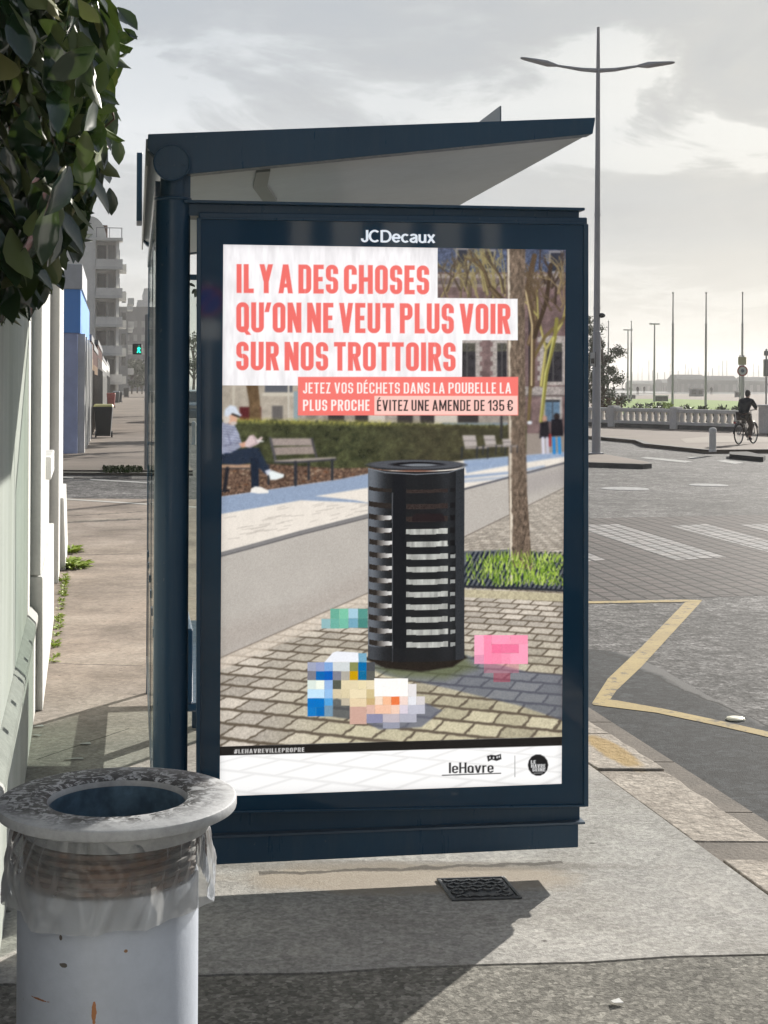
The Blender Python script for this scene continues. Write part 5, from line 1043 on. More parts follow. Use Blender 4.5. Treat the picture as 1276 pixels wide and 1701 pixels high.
# street trees at the end of the pavement
m_tleaf = bpy.data.materials.new('tree_leaf'); m_tleaf.use_nodes = True; nt = m_tleaf.node_tree; b = nt.nodes['Principled BSDF']; at = N(nt, 'ShaderNodeAttribute', attribute_name='leaf')
nt.links.new(ramp(nt, at.outputs['Fac'], [(0, (.025, .045, .016)), (1, (.075, .10, .035))]), b.inputs['Base Color']); b.inputs['Roughness'].default_value = .6
m_bark = mat('bark', (.10, .075, .055), (.06, .045, .035), 20, .9)
def tree(name, lb, loc, h, cr, n, ls, seed, zlo=.35, cat='tree'):
    rr = random.Random(seed); t = thing(name, lb, cat, loc); bm = BM(); tube(bm, [(0, 0, 0), (.04*h*.3, 0, h*.3), (0, .02*h, h*.75)], [h*.022, h*.016, h*.006], 8); cl = []
    for k in range(16):
        a = rr.uniform(0, 2*PI); z = h*rr.uniform(zlo, .95); rad = cr*rr.uniform(.35, .95)*(1-.45*max(0, (z/h-.6)/.4)); p = Vector((math.cos(a)*rad, math.sin(a)*rad, z)); tube(bm, [(0, 0, max(h*.2, z-h*.2)), p*.6+Vector((0, 0, z*.38)), p], [h*.009, h*.006, h*.002], 5); cl.append((p, cr*rr.uniform(.22, .42)))
    obj('trunk', bm, m_bark, t); it = []
    for p, r_ in cl:
        tone = rr.uniform(.1, .9)
        for k in range(n//16):
            v = Vector((rr.gauss(0, 1), rr.gauss(0, 1), rr.gauss(0, .75)))*.5*r_; it.append((p+v, Vector((rr.gauss(0, 1), rr.gauss(0, 1), rr.gauss(-.2, .7)))+Vector((0, 0, .01)), Vector((rr.gauss(0, .6), rr.gauss(0, .6), 1)), ls*rr.uniform(.6, 1.3), ls*.55, max(0, min(1, tone+rr.uniform(-.25, .25))), .2))
    leaves('crown', it, m_tleaf, t); return t
for (u, d, h, s), lb in zip(((219, 235, 5.2, 1), (228, 262, 6.0, 2), (236, 240, 4.6, 3), (321, 190, 9, 4)), ('small dark round street tree at the far end of the pavement', 'taller dark street tree behind the small round one, by the dark block', 'low dark street tree nearest the shelter glass, far down the street', 'grey green tree seen far off in the gap beside the poster')):
    p = P(u, 640, d); tree('street_tree', lb, (p.x, p.y, 0), h, h*.34, 1500, .42, s)
for (u, d, h, s), lb in zip(((420, 40, 7.5, 11), (470, 58, 8, 12), (560, 50, 9, 13), (430, 84, 8, 14)), ('kerbside tree hidden behind the poster, nearest one', 'kerbside tree hidden behind the poster, second one', 'kerbside tree hidden behind the poster near the roadway', 'kerbside tree hidden behind the poster, farthest one')):
    p = P(u, 640, d); tree('street_tree', lb, (p.x, p.y, 0), min(h, 1.6+.088*d), 1.5, 480, .3, s, .55)
# wheelie bins
def wheelie(lb, u, v, cb, cl, s=1.0):
    p = G(u, v); t = thing('wheelie_bin', lb, 'wheelie bin', (p.x, p.y, 0), R(8), 'bins put out along the pavement'); bm = BM(); hexa(bm, [(-.22, -.28, .06), (.22, -.28, .06), (.22, .26, .06), (-.22, .26, .06)], [(-.29, -.36, .98), (.29, -.36, .98), (.29, .36, .98), (-.29, .36, .98)]); obj('bin_body', bm, mat('bin_plastic', cb, rough=.5), t, bevel=.02)
    bm = BM(); hexa(bm, [(-.31, -.38, .982), (.31, -.38, .982), (.31, .40, .982), (-.31, .40, .982)], [(-.27, -.33, 1.06), (.27, -.33, 1.06), (.27, .38, 1.06), (-.27, .38, 1.06)]); obj('lid', bm, mat('bin_lid', cl, rough=.5), t, bevel=.015)
    for sx in (-1, 1): disc(bm := BM(), (sx*.25, .24, .10), .10, (1, 0, 0), .05, 20); obj('wheel', bm, m_dk, t)
    bm = BM(); tube(bm, [(-.22, .42, .97), (.22, .42, .97)], .016, 8); obj('handle', bm, m_dk, t); t.scale = (s,)*3; return t
wheelie('dark grey wheelie bin with a pale yellow lid on the pavement', 172, 727, (.02, .024, .028), (.50, .47, .20), .94)
wheelie('small red bin behind the yellow lidded one', 184.5, 678, (.22, .02, .018), (.26, .03, .02), .95)
wheelie('grey wheelie bin with a blue-grey lid beyond the red one', 193, 670, (.05, .055, .06), (.30, .33, .38), .95)
wheelie('dark wheelie bin standing farthest down the pavement', 210, 660, (.025, .026, .028), (.03, .03, .03), 1.1)
wheelie('dark grey bin beside the blue-grey lidded one', 198, 669, (.03, .032, .035), (.04, .04, .04), .9)
# pedestrian signal
p = P(236, 640, 28.2); t = thing('pedestrian_signal', 'pedestrian light on a slim pole showing a green walking figure', 'traffic light', (p.x+.10, p.y, 0), R(6))
obj('pole', lathe(BM(), [(.0005, 0), (.05, 0), (.05, 2.9), (.0005, 2.92)], 14), m_grey, t, smooth=True, auto=40)
z = P(228, 580, 28.2).z; x = P(228.5, 580, 28.2).x-p.x-.10
obj('signal_head', box(BM(), x-.085, x+.085, -.14, .06, z-.10, z+.10), m_dk, t, bevel=.02)
m_green = bpy.data.materials.new('green_light'); m_green.use_nodes = True; b = m_green.node_tree.nodes['Principled BSDF']; b.inputs['Base Color'].default_value = (0, .2, .12, 1); b.inputs['Emission Color'].default_value = (.02, .95, .62, 1); b.inputs['Emission Strength'].default_value = 1.1
bm = BM(); fx = x+.035
for a, c, r_ in (((fx, z+.055), (fx, z+.057), .016), ((fx, z+.03), (fx-.004, z-.015), .019), ((fx-.004, z-.015), (fx-.03, z-.07), .012), ((fx, z-.015), (fx+.025, z-.07), .012), ((fx, z+.03), (fx+.03, z+.0), .010), ((fx, z+.03), (fx-.028, z+.004), .010)):
    tube(bm, [(a[0], -.143, a[1]), (c[0], -.143, c[1])], r_, 10)
obj('walking_figure', bm, m_green, t)
# parked car and a pale bollard glimpsed between post and poster
m_carp = mat('silver_blue_paint', (.30, .36, .42), rough=.22, metal=.5)
p = G(316, 704, ZR); car = thing('parked_car', 'pale blue hatchback parked down the street, glimpsed beside the poster', 'car', (p.x+.1, p.y, ZR), R(9.5))
bm = BM(); pr_ = [(-2.0, .30), (-2.02, .62), (-1.9, .86), (-1.1, .98), (-.45, 1.40), (.9, 1.46), (1.65, 1.25), (1.95, .90), (2.02, .6), (2.0, .30)]
hw = lambda z: .86 if z < .95 else .86-.24*(z-.95)/.5
a = [bm.verts.new((-hw(z), y, z)) for y, z in pr_]; b = [bm.verts.new((hw(z), y, z)) for y, z in pr_]; bm.faces.new(a); bm.faces.new(b[::-1])
for i in range(len(pr_)): j = (i+1) % len(pr_); bm.faces.new((a[i], b[i], b[j], a[j]))
obj('body', bm, m_carp, car, bevel=.04)
bm = BM(); hexa(bm, [(-.72, -1.12, .985), (.72, -1.12, .985), (.60, -.50, 1.375), (-.60, -.50, 1.375)], [(-.72, -1.09, 1.01), (.72, -1.09, 1.01), (.60, -.47, 1.40), (-.60, -.47, 1.40)]); obj('rear_window', bm, m_dk, car)
for sx in (-1, 1):
    bm = BM(); hexa(bm, [(sx*.868, -.9, .98), (sx*.868, 1.3, .98), (sx*.70, 1.0, 1.36), (sx*.70, -.4, 1.36)], [(sx*.84, -.9, .98), (sx*.84, 1.3, .98), (sx*.66, 1.0, 1.36), (sx*.66, -.4, 1.36)]); obj('side_window', bm, m_dk, car)
    bm = BM(); box(bm, sx*.80-.06, sx*.80+.06, -2.05, -1.98, .66, .88); obj('tail_lamp', bm, mat('tail_red', (.3, .015, .012), rough=.25), car, bevel=.015)
    for y in (-1.25, 1.3):
        disc(bm := BM(), (sx*.80, y, .31), .31, (1, 0, 0), .2, 24); w_ = obj('wheel', bm, mat('tyre', (.02, .02, .02), rough=.8), car, bevel=.03); disc(bm := BM(), (sx*.905, y, .31), .19, (1, 0, 0), .012, 20); obj('rim', bm, m_zinc, w_)
obj('number_plate', box(BM(), -.26, .26, -2.03, -2.01, .70, .81), m_wh, car)
def bollard(lb, u, v, h, r_, m, z=0):
    p = G(u, v, z); t = thing('bollard', lb, 'bollard', (p.x, p.y, z)); obj('post', lathe(BM(), [(.0005, 0), (r_*1.1, 0), (r_*1.1, .05), (r_, .06), (r_, h-.16)], 24), m, t, smooth=True, auto=40)
    obj('head', lathe(BM(), [(r_*.92, h-.16), (r_*.92, h-.13), (r_*1.12, h-.125), (r_*1.12, h-.05), (r_*.9, h-.015), (r_*.5, h), (.0005, h+.004)], 24), m, t, smooth=True, auto=40); return t
bollard('pale post glimpsed through the gap between shelter post and poster', 322, 739, .62, .055, m_wh)
# ---------------------------------------------------------------- right side: lamps, flagpoles, balustrade, harbour
m_steel = mat('grey_lamp_paint', (.44, .435, .45), (.38, .375, .385), 2, .45)
p = G(990.5, 754); lp = thing('street_lamp', 'tall grey street lamp with two spread arms on the refuge island', 'street lamp', (p.x, p.y, 0))
k = p.y/F; ht = EYE+(754-45)*k-1.6*0; top = P(994, 45, p.y).z; za = P(994, 113, p.y).z
obj('pole', tube(BM(), [(0, 0, 0), (0, 0, 2.9), (0, 0, 2.91), (0, 0, 5.6), (0, 0, za), (0, 0, top)], [.105, .092, .080, .068, .048, .036], 16), m_steel, lp, smooth=True, auto=40)
obj('base_plate', box(BM(), -.16, .16, -.16, .16, 0, .03), m_steel, lp, bevel=.008)
for s, hz_ in ((-1, .10), (1, .02)):
    e = s*(.96 if s < 0 else .93)
    arm = obj('lamp_arm', tube(BM(), [(0, 0, za-.06), (s*.4, 0, za-.035), (e, 0, za+.05)], [.055, .045, .028], 10), m_steel, lp, smooth=True, auto=40)
    bm = BM(); secs = [(.0, .03, .03), (.10, .05, .05), (.25, .11, .075), (.45, .13, .06), (.80, .11, .035), (.88, .05, .02)]; rows = []
    for dx, wy, wz in secs:
        x = e+s*dx; zc_ = za+.055+(.20 if s < 0 else .10)*dx
        rows.append([bm.verts.new((x, wy*math.cos(2*PI*q/10), zc_+wz*math.sin(2*PI*q/10))) for q in range(10)])
    for A, B in zip(rows, rows[1:]):
        for q in range(10): bm.faces.new((A[q], A[(q+1) % 10], B[(q+1) % 10], B[q]))
    bm.faces.new(rows[0]); bm.faces.new(rows[-1]); obj('lamp_head', bm, m_steel, arm, smooth=True, auto=50)
zc_ = P(1000, 524, p.y).z; bm = BM(); ball(bm, (.11, -.02, zc_), .075, (1.2, 1, .8)); tube(bm, [(.02, 0, zc_), (.11, -.01, zc_)], .025, 8); obj('camera_dome', bm, m_dk, lp, smooth=True)
zc_ = P(984, 597, p.y).z; bm = BM(); box(bm, -.17, -.055, -.13, -.11, zc_-.16, zc_+.16); s_ = obj('pole_notice', bm, m_wh, lp, bevel=.01); bm = BM(); box(bm, -.155, -.075, -.136, -.131, zc_-.10, zc_+.02); box(bm, -.055, -.045, -.135, -.105, zc_-.18, zc_+.18); obj('notice_mark', bm, m_dk, s_)
for z in (P(992, 357, p.y).z, P(992, 512, p.y).z): disc(bm := BM(), (0, 0, z), .075 if z > 4 else .085, (0, 0, 1), .05, 16); obj('pole_band', bm, m_steel, lp)
def flagpole(lb, u, d, vt, r_=.065):
    q = P(u, 640, d); h = P(u, vt, d).z; t = thing('flagpole', lb, 'flagpole', (q.x, d, 0), 0, 'bare flagpoles along the seafront')
    obj('pole', tube(BM(), [(0, 0, 0), (0, 0, h*.72), (0, 0, h*.722), (0, 0, h-.12)], [r_*1.5, r_*1.25, r_*.95, r_*.7], 12), m_steel, t, smooth=True, auto=40); obj('finial', ball(BM(), (0, 0, h-.06), r_*1.3), m_steel, t, smooth=True); disc(bm := BM(), (0, 0, h*.72), r_*1.6, (0, 0, 1), .08, 12); obj('band', bm, m_steel, t); return t
flagpole('tall bare flagpole, left one of the three in front of the harbour', 1117.5, 118, 485)
flagpole('tall bare flagpole, middle one of the three in front of the harbour', 1172.5, 118, 485)
flagpole('tall bare flagpole rising behind the yellow and round signs', 1233, 118, 485)
flagpole('farther thin flagpole close to the T-shaped lamp behind the lawn', 1048.5, 165, 533, .07)
flagpole('farthest thin flagpole above the bushy tree', 1010.5, 170, 533, .07)
def tlamp(lb, u, d, vt, hw_):
    q = P(u, 640, d); h = P(u, vt, d).z; t = thing('promenade_lamp', lb, 'street lamp', (q.x, d, 0), 0, 'T-shaped promenade lamps'); obj('pole', tube(BM(), [(0, 0, 0), (0, 0, h)], [.13, .07], 10), m_steel, t)
    for s in (-1, 1): obj('lamp_head', box(BM(), min(0, s*hw_), max(0, s*hw_), -.12, .12, h-.14, h), m_steel, t, bevel=.03)
tlamp('T-shaped promenade lamp standing by the dark planter box', 1087, 160, 537, .55); tlamp('T-shaped promenade lamp farther left, beside a thin flagpole', 1043, 185, 547, .58)
# balustrade
BL, BR_ = Vector((7.2, 62.2, 0)), Vector((13.02, 54.2, 0)); dv = (BR_-BL).normalized(); nv = Vector((dv.y, -dv.x, 0)); LN = (BR_-BL).length
m_ball = mat('white_concrete', (.78, .75, .71), (.64, .615, .58), 2, .85, .1, 20)
bt = thing('balustrade', 'pale concrete balustrade along the lawn with square posts and short balusters', 'balustrade', BL)
def bbox(bm, a0, a1, w, z0, z1):
    pts = [dv*a0-nv*w, dv*a1-nv*w, dv*a1+nv*w, dv*a0+nv*w]; return prism(bm, pts, z0, z1)
def along(u):
    r = ray(u, 640); a = (r.x*BL.y-BL.x)/(dv.x-r.x*dv.y); return a
posts = [along(u) for u in (1020.5, 1124)]; bay = posts[1]-posts[0]; posts = [posts[0]-bay]+posts+[posts[1]+bay]
obj('top_rail', bbox(BM(), posts[0], LN, .14, .62, .76), m_ball, bt, bevel=.02); obj('base_rail', bbox(BM(), posts[0], LN, .15, .16, .28), m_ball, bt, bevel=.01); obj('footing', bbox(BM(), posts[0], LN, .11, -.02, .155), m_kerbd, bt)  # footing darker than the rails: shade on the lower base put into its colour
for a in posts[:3]: obj('post', bbox(BM(), a-.17, a+.17, .20, 0, .84), m_ball, bt, bevel=.03)
for i in range(3):
    n = 9
    for j in range(n):
        a = posts[i]+.17+(bay-.34)*(j+.5)/n
        if a > LN-.1: continue
        c = dv*a; obj('baluster', tube(BM(), [c+Vector((0, 0, z)) for z in (.281, .34, .46, .56, .619)], [.095, .105, .13, .095, .105], 8), m_ball, bt, smooth=True)
pw = thing('end_wall', 'solid pale wall ending the balustrade behind the cyclist', 'wall', BR_); bm = BM(); bbox(bm, .02, 3.2, .2, 0, .92); obj('wall', bm, m_ball, pw, bevel=.03); bm = BM(); bbox(bm, -.0, 3.25, .24, .921, 1.0); obj('coping', bm, m_ball, pw, bevel=.02)
pw.location = Vector((13.1, 52.2, 0)); 
bollard('short pale bollard with a round head on the far kerb near the cyclist', 1184, 750.5, .60, .085, m_ball)
# planting on the lawn
tree('pine_tree', 'dark bushy tree with open branches behind the grey lamp post', (P(1001, 640, 84).x, 84, 0), 5.3, 1.25, 4600, .15, 7, .12)
tree('pine_tree', 'lower dark tree half hidden behind the poster frame', (P(975, 640, 88).x, 88, 0), 6.0, 1.0, 2600, .16, 8, .12)
def shrub(lb, u0, u1, vt, d, m, n, seed):
    rr = random.Random(seed); q = P((u0+u1)/2, 640, d); h = P(u0, vt, d).z; w = (u1-u0)/2*d/F; t = thing('shrub', lb, 'shrub', (q.x, d, 0)); it = []
    for k in range(n):
        x = rr.uniform(-1, 1); it.append((Vector((x*w, rr.gauss(0, .35), max(.02, h*rr.random()**.5*(.55+.45*math.sin(x*5+seed)**2)))), Vector((rr.gauss(0, 1), rr.gauss(0, 1), rr.uniform(.2, 1.4))), rv(), rr.uniform(.12, .24), .07, rr.random(), .3))
    leaves('foliage', it, m, t); tube(bm := BM(), [(0, 0, 0), (0, 0, h*.6)], .05, 6); obj('stem', bm, m_bark, t)
shrub('low dark planting behind the balustrade, left of the tall flagpoles', 1048, 1102, 672, 66, m_tleaf, 500, 1)
shrub('pale yellow-green tufts beside the left tall flagpole', 1086, 1120, 670, 72, m_weed, 400, 2)
shrub('long low dark hedge behind the balustrade to the left of the cyclist', 1138, 1228, 676, 60, m_tleaf, 900, 3)
shrub('brown dry bush at the foot of the bushy tree', 986, 1032, 662, 72, mat('dry_leaf', (.16, .10, .06), (.10, .07, .04), 9, .8), 500, 4)
for lb, u0, u1, v0, v1, d, m in (('dark block planter behind the lawn next to a promenade lamp', 1088, 1109, 654, 664, 165, m_kerbd), ('low dark planter left on the lawn edge below the T-shaped lamp', 1035, 1055, 652, 659, 200, m_kerbd), ('grey seafront kiosk standing between the tall flagpoles', 1146, 1168, 640, 654, 255, m_grey), ('small dark kiosk behind the yellow sign', 1221, 1231, 646, 656, 240, m_grey)):
    q = P((u0+u1)/2, v1, d); w = (u1-u0)/2*d/F; h = (v1-v0)*d/F; z = 0
    t = thing('kiosk' if 'kiosk' in lb else 'planter', lb, 'kiosk' if 'kiosk' in lb else 'planter', (q.x, d, z)); obj('body', box(BM(), -w, w, -w*.6, w*.6, 0, h*.86), m, t, bevel=.03); obj('roof' if 'kiosk' in lb else 'rim', box(BM(), -w*1.08, w*1.08, -w*.7, w*.7, h*.861, h), m_con, t)
    if 'kiosk' in lb:
        for sx in (-.5, .5): obj('opening', box(BM(), sx*w-w*.3, sx*w+w*.3, -w*.6-.05, -w*.6-.001, h*.25, h*.75), m_dk, t)
m_hut = wallmat('harbour_grey', (.20, .22, .22))
for i, (u0, u1, vt, d) in enumerate(((1125, 1172, 622, 520), (1172, 1226, 624, 540), (1100, 1122, 630, 600), (1238, 1290, 626, 560), (1050, 1092, 632, 640))):
    lb = ('long low harbour hall behind the middle flagpole', 'wide pale harbour hall left of the round sign', 'small harbour shed far behind the left tall flagpole', 'low harbour hall at the right edge of the picture', 'far low harbour shed between the two T-shaped lamps')[i]
    q = P((u0+u1)/2, 640, d); w = (u1-u0)/2*d/F; h = P(u0, vt, d).z; t = thing('harbour_hall', lb, 'building', (q.x, d, -.25)); obj('wall', box(BM(), -w, w, 0, 18, 0, h*.75), m_hut, t); bm = BM(); hexa(bm, [(-w*1.03, -.4, h*.752), (w*1.03, -.4, h*.752), (w*1.03, 18.4, h*.752), (-w*1.03, 18.4, h*.752)], [(-w*.9, 4, h+.25), (w*.9, 4, h+.25), (w*.9, 14, h+.25), (-w*.9, 14, h+.25)]); obj('roof', bm, m_hut, t)
    for j in range(4): x = -w+w*.3+j*w*.46; obj('door', box(BM(), x, x+w*.2, -.08, -.002, .1, h*.5), m_grey, t)
m_hull = mat('pale_hull', (.40, .42, .44), rough=.4)
bt0 = None; labels = {}
for i in range(30):
    u = 1036+i*8.3+rnd.uniform(-3, 3); d = rnd.uniform(640, 900); h = rnd.uniform(8, 15)
    q = P(u, 640, d); lb = 'far hazy sailing boat with a bare mast moored in the harbour'
    if bt0 is None:
        t = bt0 = thing('sailing_boat', lb, 'boat', (q.x, d, -.2), 0, 'sailing boats moored in the harbour'); hexa(bm := BM(), [(-3.5, -.9, 0), (3.2, -.9, 0), (4.4, 0, 0), (3.2, .9, 0), (-3.5, .9, 0)], [(-4, -1.4, 1.1), (3.5, -1.3, 1.2), (5.2, 0, 1.4), (3.5, 1.3, 1.2), (-4, 1.4, 1.1)]); obj('hull', bm, m_hull, t); obj('mast', tube(BM(), [(0, 0, 1.2), (0, 0, 12)], .17, 6), m_grey, t); obj('boom', tube(BM(), [(0, 0, 2.4), (-3.6, 0, 2.3)], .09, 6), m_steel, t)
    else: t = dup(bt0, (q.x, d, -.2), rnd.uniform(-.5, .5))
    t.scale = (1, 1, h/12)
# scraps on the pavement
for lb, u, v, w_, h_, an in (('white paper scrap lying nearest the wall foot, in the glass shadow', 64, 1208, .05, .02, .5), ('white paper scrap close to the wall below another one', 62, 1223, .045, .02, -.6), ('small white scrap in the middle of the tinted shadow', 142, 1237, .05, .03, .2), ('longer white scrap just behind the grey bin', 124, 1262, .08, .02, .05), ('white scrap on the rough asphalt at lower right', 1025, 1667, .03, .025, .3)):
    p = G(u, v); bm = BM(); q = [Vector((x*w_/2, y*h_/2, .003+.004*(x*y > 0))) for x, y in ((-1, -1), (1, -.7), (.8, 1), (-.9, .8))]; hexa(bm, q, [c+Vector((0, 0, .0015)) for c in q]); o = obj('paper_scrap', bm, m_wh); o.location = (p.x, p.y, 0); o.rotation_euler = (0, 0, an); tag(o, lb, 'litter', 'paper scraps on the pavement')
# signs
p = P(1232.5, 640, 112); t = thing('road_sign', 'round no entry style sign under a yellow square sign on two posts', 'road sign', (p.x, p.y, 0))
for x in (-.14, .14): obj('post', tube(BM(), [(x, 0, 0), (x, 0, P(1230, 590, 112).z)], .05, 8), m_steel, t)
obj('square_plate', box(BM(), -.30, .30, -.09, -.06, P(1230, 606, 112).z, P(1230, 593, 112).z), mat('dull_yellow', (.42, .38, .20), rough=.5), t)
zc_ = P(1233, 616, 112).z; disc(bm := BM(), (.02, -.09, zc_), .40, (0, 1, 0), .03, 28); o = obj('round_plate', bm, mat('sign_red', (.30, .03, .03), rough=.4), t); disc(bm := BM(), (.02, -.11, zc_), .30, (0, 1, 0), .012, 28); obj('disc_face', bm, mat('sign_face', (.55, .55, .56), rough=.4), o)
disc(bm := BM(), (.02, -.12, zc_), .14, (0, 1, 0), .008, 20); obj('disc_mark', bm, mat('sign_mark', (.06, .08, .16), rough=.4), o)
p = P(1273, 640, 90); t = thing('traffic_signal', 'grey traffic signal seen from behind at the right edge of the picture', 'traffic light', (p.x, p.y, 0)); obj('pole', tube(BM(), [(0, 0, 0), (0, 0, 3.9)], .055, 10), m_steel, t); obj('signal_head', box(BM(), -.16, .16, -.12, .12, P(0, 616, 90).z-.1, P(0, 590, 90).z), m_grey, t, bevel=.04); obj('signal_head', box(BM(), -.13, .13, -.10, .10, P(0, 584, 90).z, P(0, 576, 90).z), m_grey, t, bevel=.03)
# ---------------------------------------------------------------- bicycle and rider
bp = G(1239.5, 737.5); hd_ = -R(38.7)     # heading away to the right
by = thing('bicycle', 'dark city bicycle with mudguards and rear carrier ridden away along the promenade', 'bicycle', (bp.x, bp.y, 0), hd_)
m_black = mat('black_paint', (.018, .02, .024), rough=.35); m_tyre = mat('tyre_rubber', (.015, .015, .016), rough=.8); m_spoke = mat('spoke_steel', (.35, .35, .35), rough=.3, metal=.8)
RW = .335
for y in (-.53, .53):
    w_ = obj('wheel', ring(BM(), (0, y, RW), RW-.022, .022, (1, 0, 0), 36, 8), m_tyre, by, smooth=True); obj('rim', ring(BM(), (0, y, RW), RW-.05, .010, (1, 0, 0), 36, 6), m_spoke, w_, smooth=True)
    bm = BM(); disc(bm, (0, y, RW), .03, (1, 0, 0), .09, 10)
    for k in range(16): a = 2*PI*k/16; tube(bm, [(.02*(-1)**k, y, RW), (0, y+(RW-.05)*math.cos(a), RW+(RW-.05)*math.sin(a))], .0025, 4)
    obj('spokes', bm, m_spoke, w_)
    bm = BM(); pts = [(0, y+(RW+.03)*math.cos(a), RW+(RW+.03)*math.sin(a)) for a in np.linspace(.15 if y < 0 else .5, PI*1.0 if y < 0 else PI*.95, 14)]; tube(bm, pts, .024, 8); obj('mudguard', bm, m_black, by, smooth=True)
bm = BM()
for a, b, r_ in (((0, -.05, .30), (0, -.17, .80), .018), ((0, -.05, .30), (0, .40, .72), .022), ((0, -.15, .62), (0, .39, .80), .016), ((.05, -.53, RW), (.02, -.15, .66), .010), ((-.05, -.53, RW), (-.02, -.15, .66), .010), ((.05, -.53, RW), (.02, -.05, .30), .011), ((-.05, -.53, RW), (-.02, -.05, .30), .011), ((0, .36, .95), (0, .44, .66), .018), ((.05, .44, .66), (.05, .53, RW), .013), ((-.05, .44, .66), (-.05, .53, RW), .013)): tube(bm, [a, b], r_, 8)
obj('frame', bm, m_black, by, smooth=True)
bm = BM(); tube(bm, [(0, .36, .93), (0, .34, 1.06)], .014, 8); tube(bm, [(-.28, .18, 1.10), (-.24, .30, 1.11), (0, .36, 1.08), (.24, .30, 1.11), (.28, .18, 1.10)], .014, 8); obj('handlebar', bm, m_black, by, smooth=True)
bm = BM(); ball(bm, (0, -.20, .87), .12, (.85, 1.25, .42)); tube(bm, [(0, -.18, .80), (0, -.19, .85)], .014, 8); obj('saddle', bm, m_black, by, smooth=True)
bm = BM(); 
for x in (-.06, .06): tube(bm, [(x, -.80, .73), (x, -.24, .74)], .008, 6); tube(bm, [(x, -.70, .73), (x, -.53, RW)], .007, 6)
for y in (-.78, -.6, -.42): tube(bm, [(-.06, y, .735), (.06, y, .735)], .007, 6)
obj('carrier', bm, m_black, by); obj('tail_lamp', box(BM(), -.035, .035, -.85, -.81, .66, .72), mat('lamp_red', (.3, .01, .01), rough=.3), by, bevel=.01)
bm = BM(); disc(bm, (.06, -.05, .30), .09, (1, 0, 0), .012, 20); tube(bm, [(.07, -.05, .30), (.08, -.05, .14)], .012, 6); tube(bm, [(-.07, -.05, .30), (-.08, -.05, .46)], .012, 6); box(bm, .07, .17, -.09, -.01, .125, .15); box(bm, -.17, -.07, -.09, -.01, .45, .475); obj('crank', bm, m_black, by)
def skin(name, verts, edges, rad, mat_, parent=None, sub=2, root=0):
    me = bpy.data.meshes.new(name); me.from_pydata(verts, edges, []); me.materials.append(mat_); o = link(bpy.data.objects.new(name, me), parent)
    m = o.modifiers.new('skin', 'SKIN'); m.use_smooth_shade = True
    if not me.skin_vertices: me.skin_vertices.new()
    for sv, r_ in zip(me.skin_vertices[0].data, rad): sv.radius = (r_, r_) if not isinstance(r_, tuple) else r_
    for k, sv in enumerate(me.skin_vertices[0].data): sv.use_root = k == root
    s = o.modifiers.new('subdivision', 'SUBSURF'); s.levels = sub; s.render_levels = sub; return o
m_skin = mat('skin', (.42, .26, .19), (.36, .21, .15), 20, .5); m_jack = mat('navy_jacket', (.022, .026, .034), (.014, .017, .023), 9, .75, bump=.01, bscale=14); m_trou = mat('brown_trousers', (.075, .062, .055), (.05, .042, .038), 8, .8); m_hair = mat('dark_hair', (.018, .014, .012), (.010, .008, .007), 30, .6); m_shoe = mat('dark_shoe', (.03, .028, .028), rough=.6)
rd = thing('person', 'person in a dark jacket and brown trousers riding the bicycle, seen from behind', 'person', (bp.x, bp.y, 0), hd_)
bv = [(0, -.20, .93), (0, -.17, 1.08), (0, -.09, 1.24), (0, .03, 1.38), (0, .075, 1.44), (0, .095, 1.49), (0, .125, 1.59), (0, .13, 1.66),
      (-.19, .02, 1.37), (-.27, .09, 1.20), (-.265, .17, 1.12), (.19, .02, 1.37), (.27, .09, 1.20), (.265, .17, 1.12),
      (-.10, -.14, .90), (-.13, .18, .84), (-.12, -.02, .56), (-.12, .02, .50), (.10, -.14, .90), (.12, .12, .62), (.12, .0, .24), (.12, .03, .17)]
be = [(0, 1), (1, 2), (2, 3), (3, 4), (4, 5), (5, 6), (6, 7), (3, 8), (8, 9), (9, 10), (3, 11), (11, 12), (12, 13), (0, 14), (14, 15), (15, 16), (16, 17), (0, 18), (18, 19), (19, 20), (20, 21)]
br = [(.15, .12), (.15, .11), (.17, .11), (.16, .10), (.06, .06), (.055, .055), (.078, .092), (.06, .07), .065, .05, .034, .065, .05, .034, .095, .072, .05, .04, .095, .072, .05, .04]
obj_body = skin('body', bv, be, br, m_skin, rd)
skin('jacket', bv[:5]+[bv[8], bv[9], bv[10], bv[11], bv[12], bv[13]], [(0, 1), (1, 2), (2, 3), (3, 4), (3, 5), (5, 6), (6, 7), (3, 8), (8, 9), (9, 10)], [(.185, .15), (.19, .14), (.21, .14), (.19, .12), (.085, .085), .088, .072, .05, .088, .072, .05], m_jack, rd)
skin('trousers', [bv[0], bv[14], bv[15], bv[16], bv[18], bv[19], bv[20]], [(0, 1), (1, 2), (2, 3), (0, 4), (4, 5), (5, 6)], [(.175, .14), .115, .09, .066, .115, .09, .066], m_trou, rd)
bm = BM(); ball(bm, (0, .113, 1.63), .098, (.86, 1.05, 1.12), 20, 14); ball(bm, (0, .065, 1.59), .08, (.9, .8, 1), 14, 10); obj('hair', bm, m_hair, rd, smooth=True)
bm = BM(); ball(bm, (0, .22, 1.575), .016, (1, 1.3, 1.4), 8, 6); obj('nose', bm, m_skin, rd, smooth=True)
for s in (-1, 1): bm = BM(); ball(bm, (s*.085, .115, 1.59), .022, (.4, .8, 1.3), 8, 6); obj('ear', bm, m_skin, rd, smooth=True)
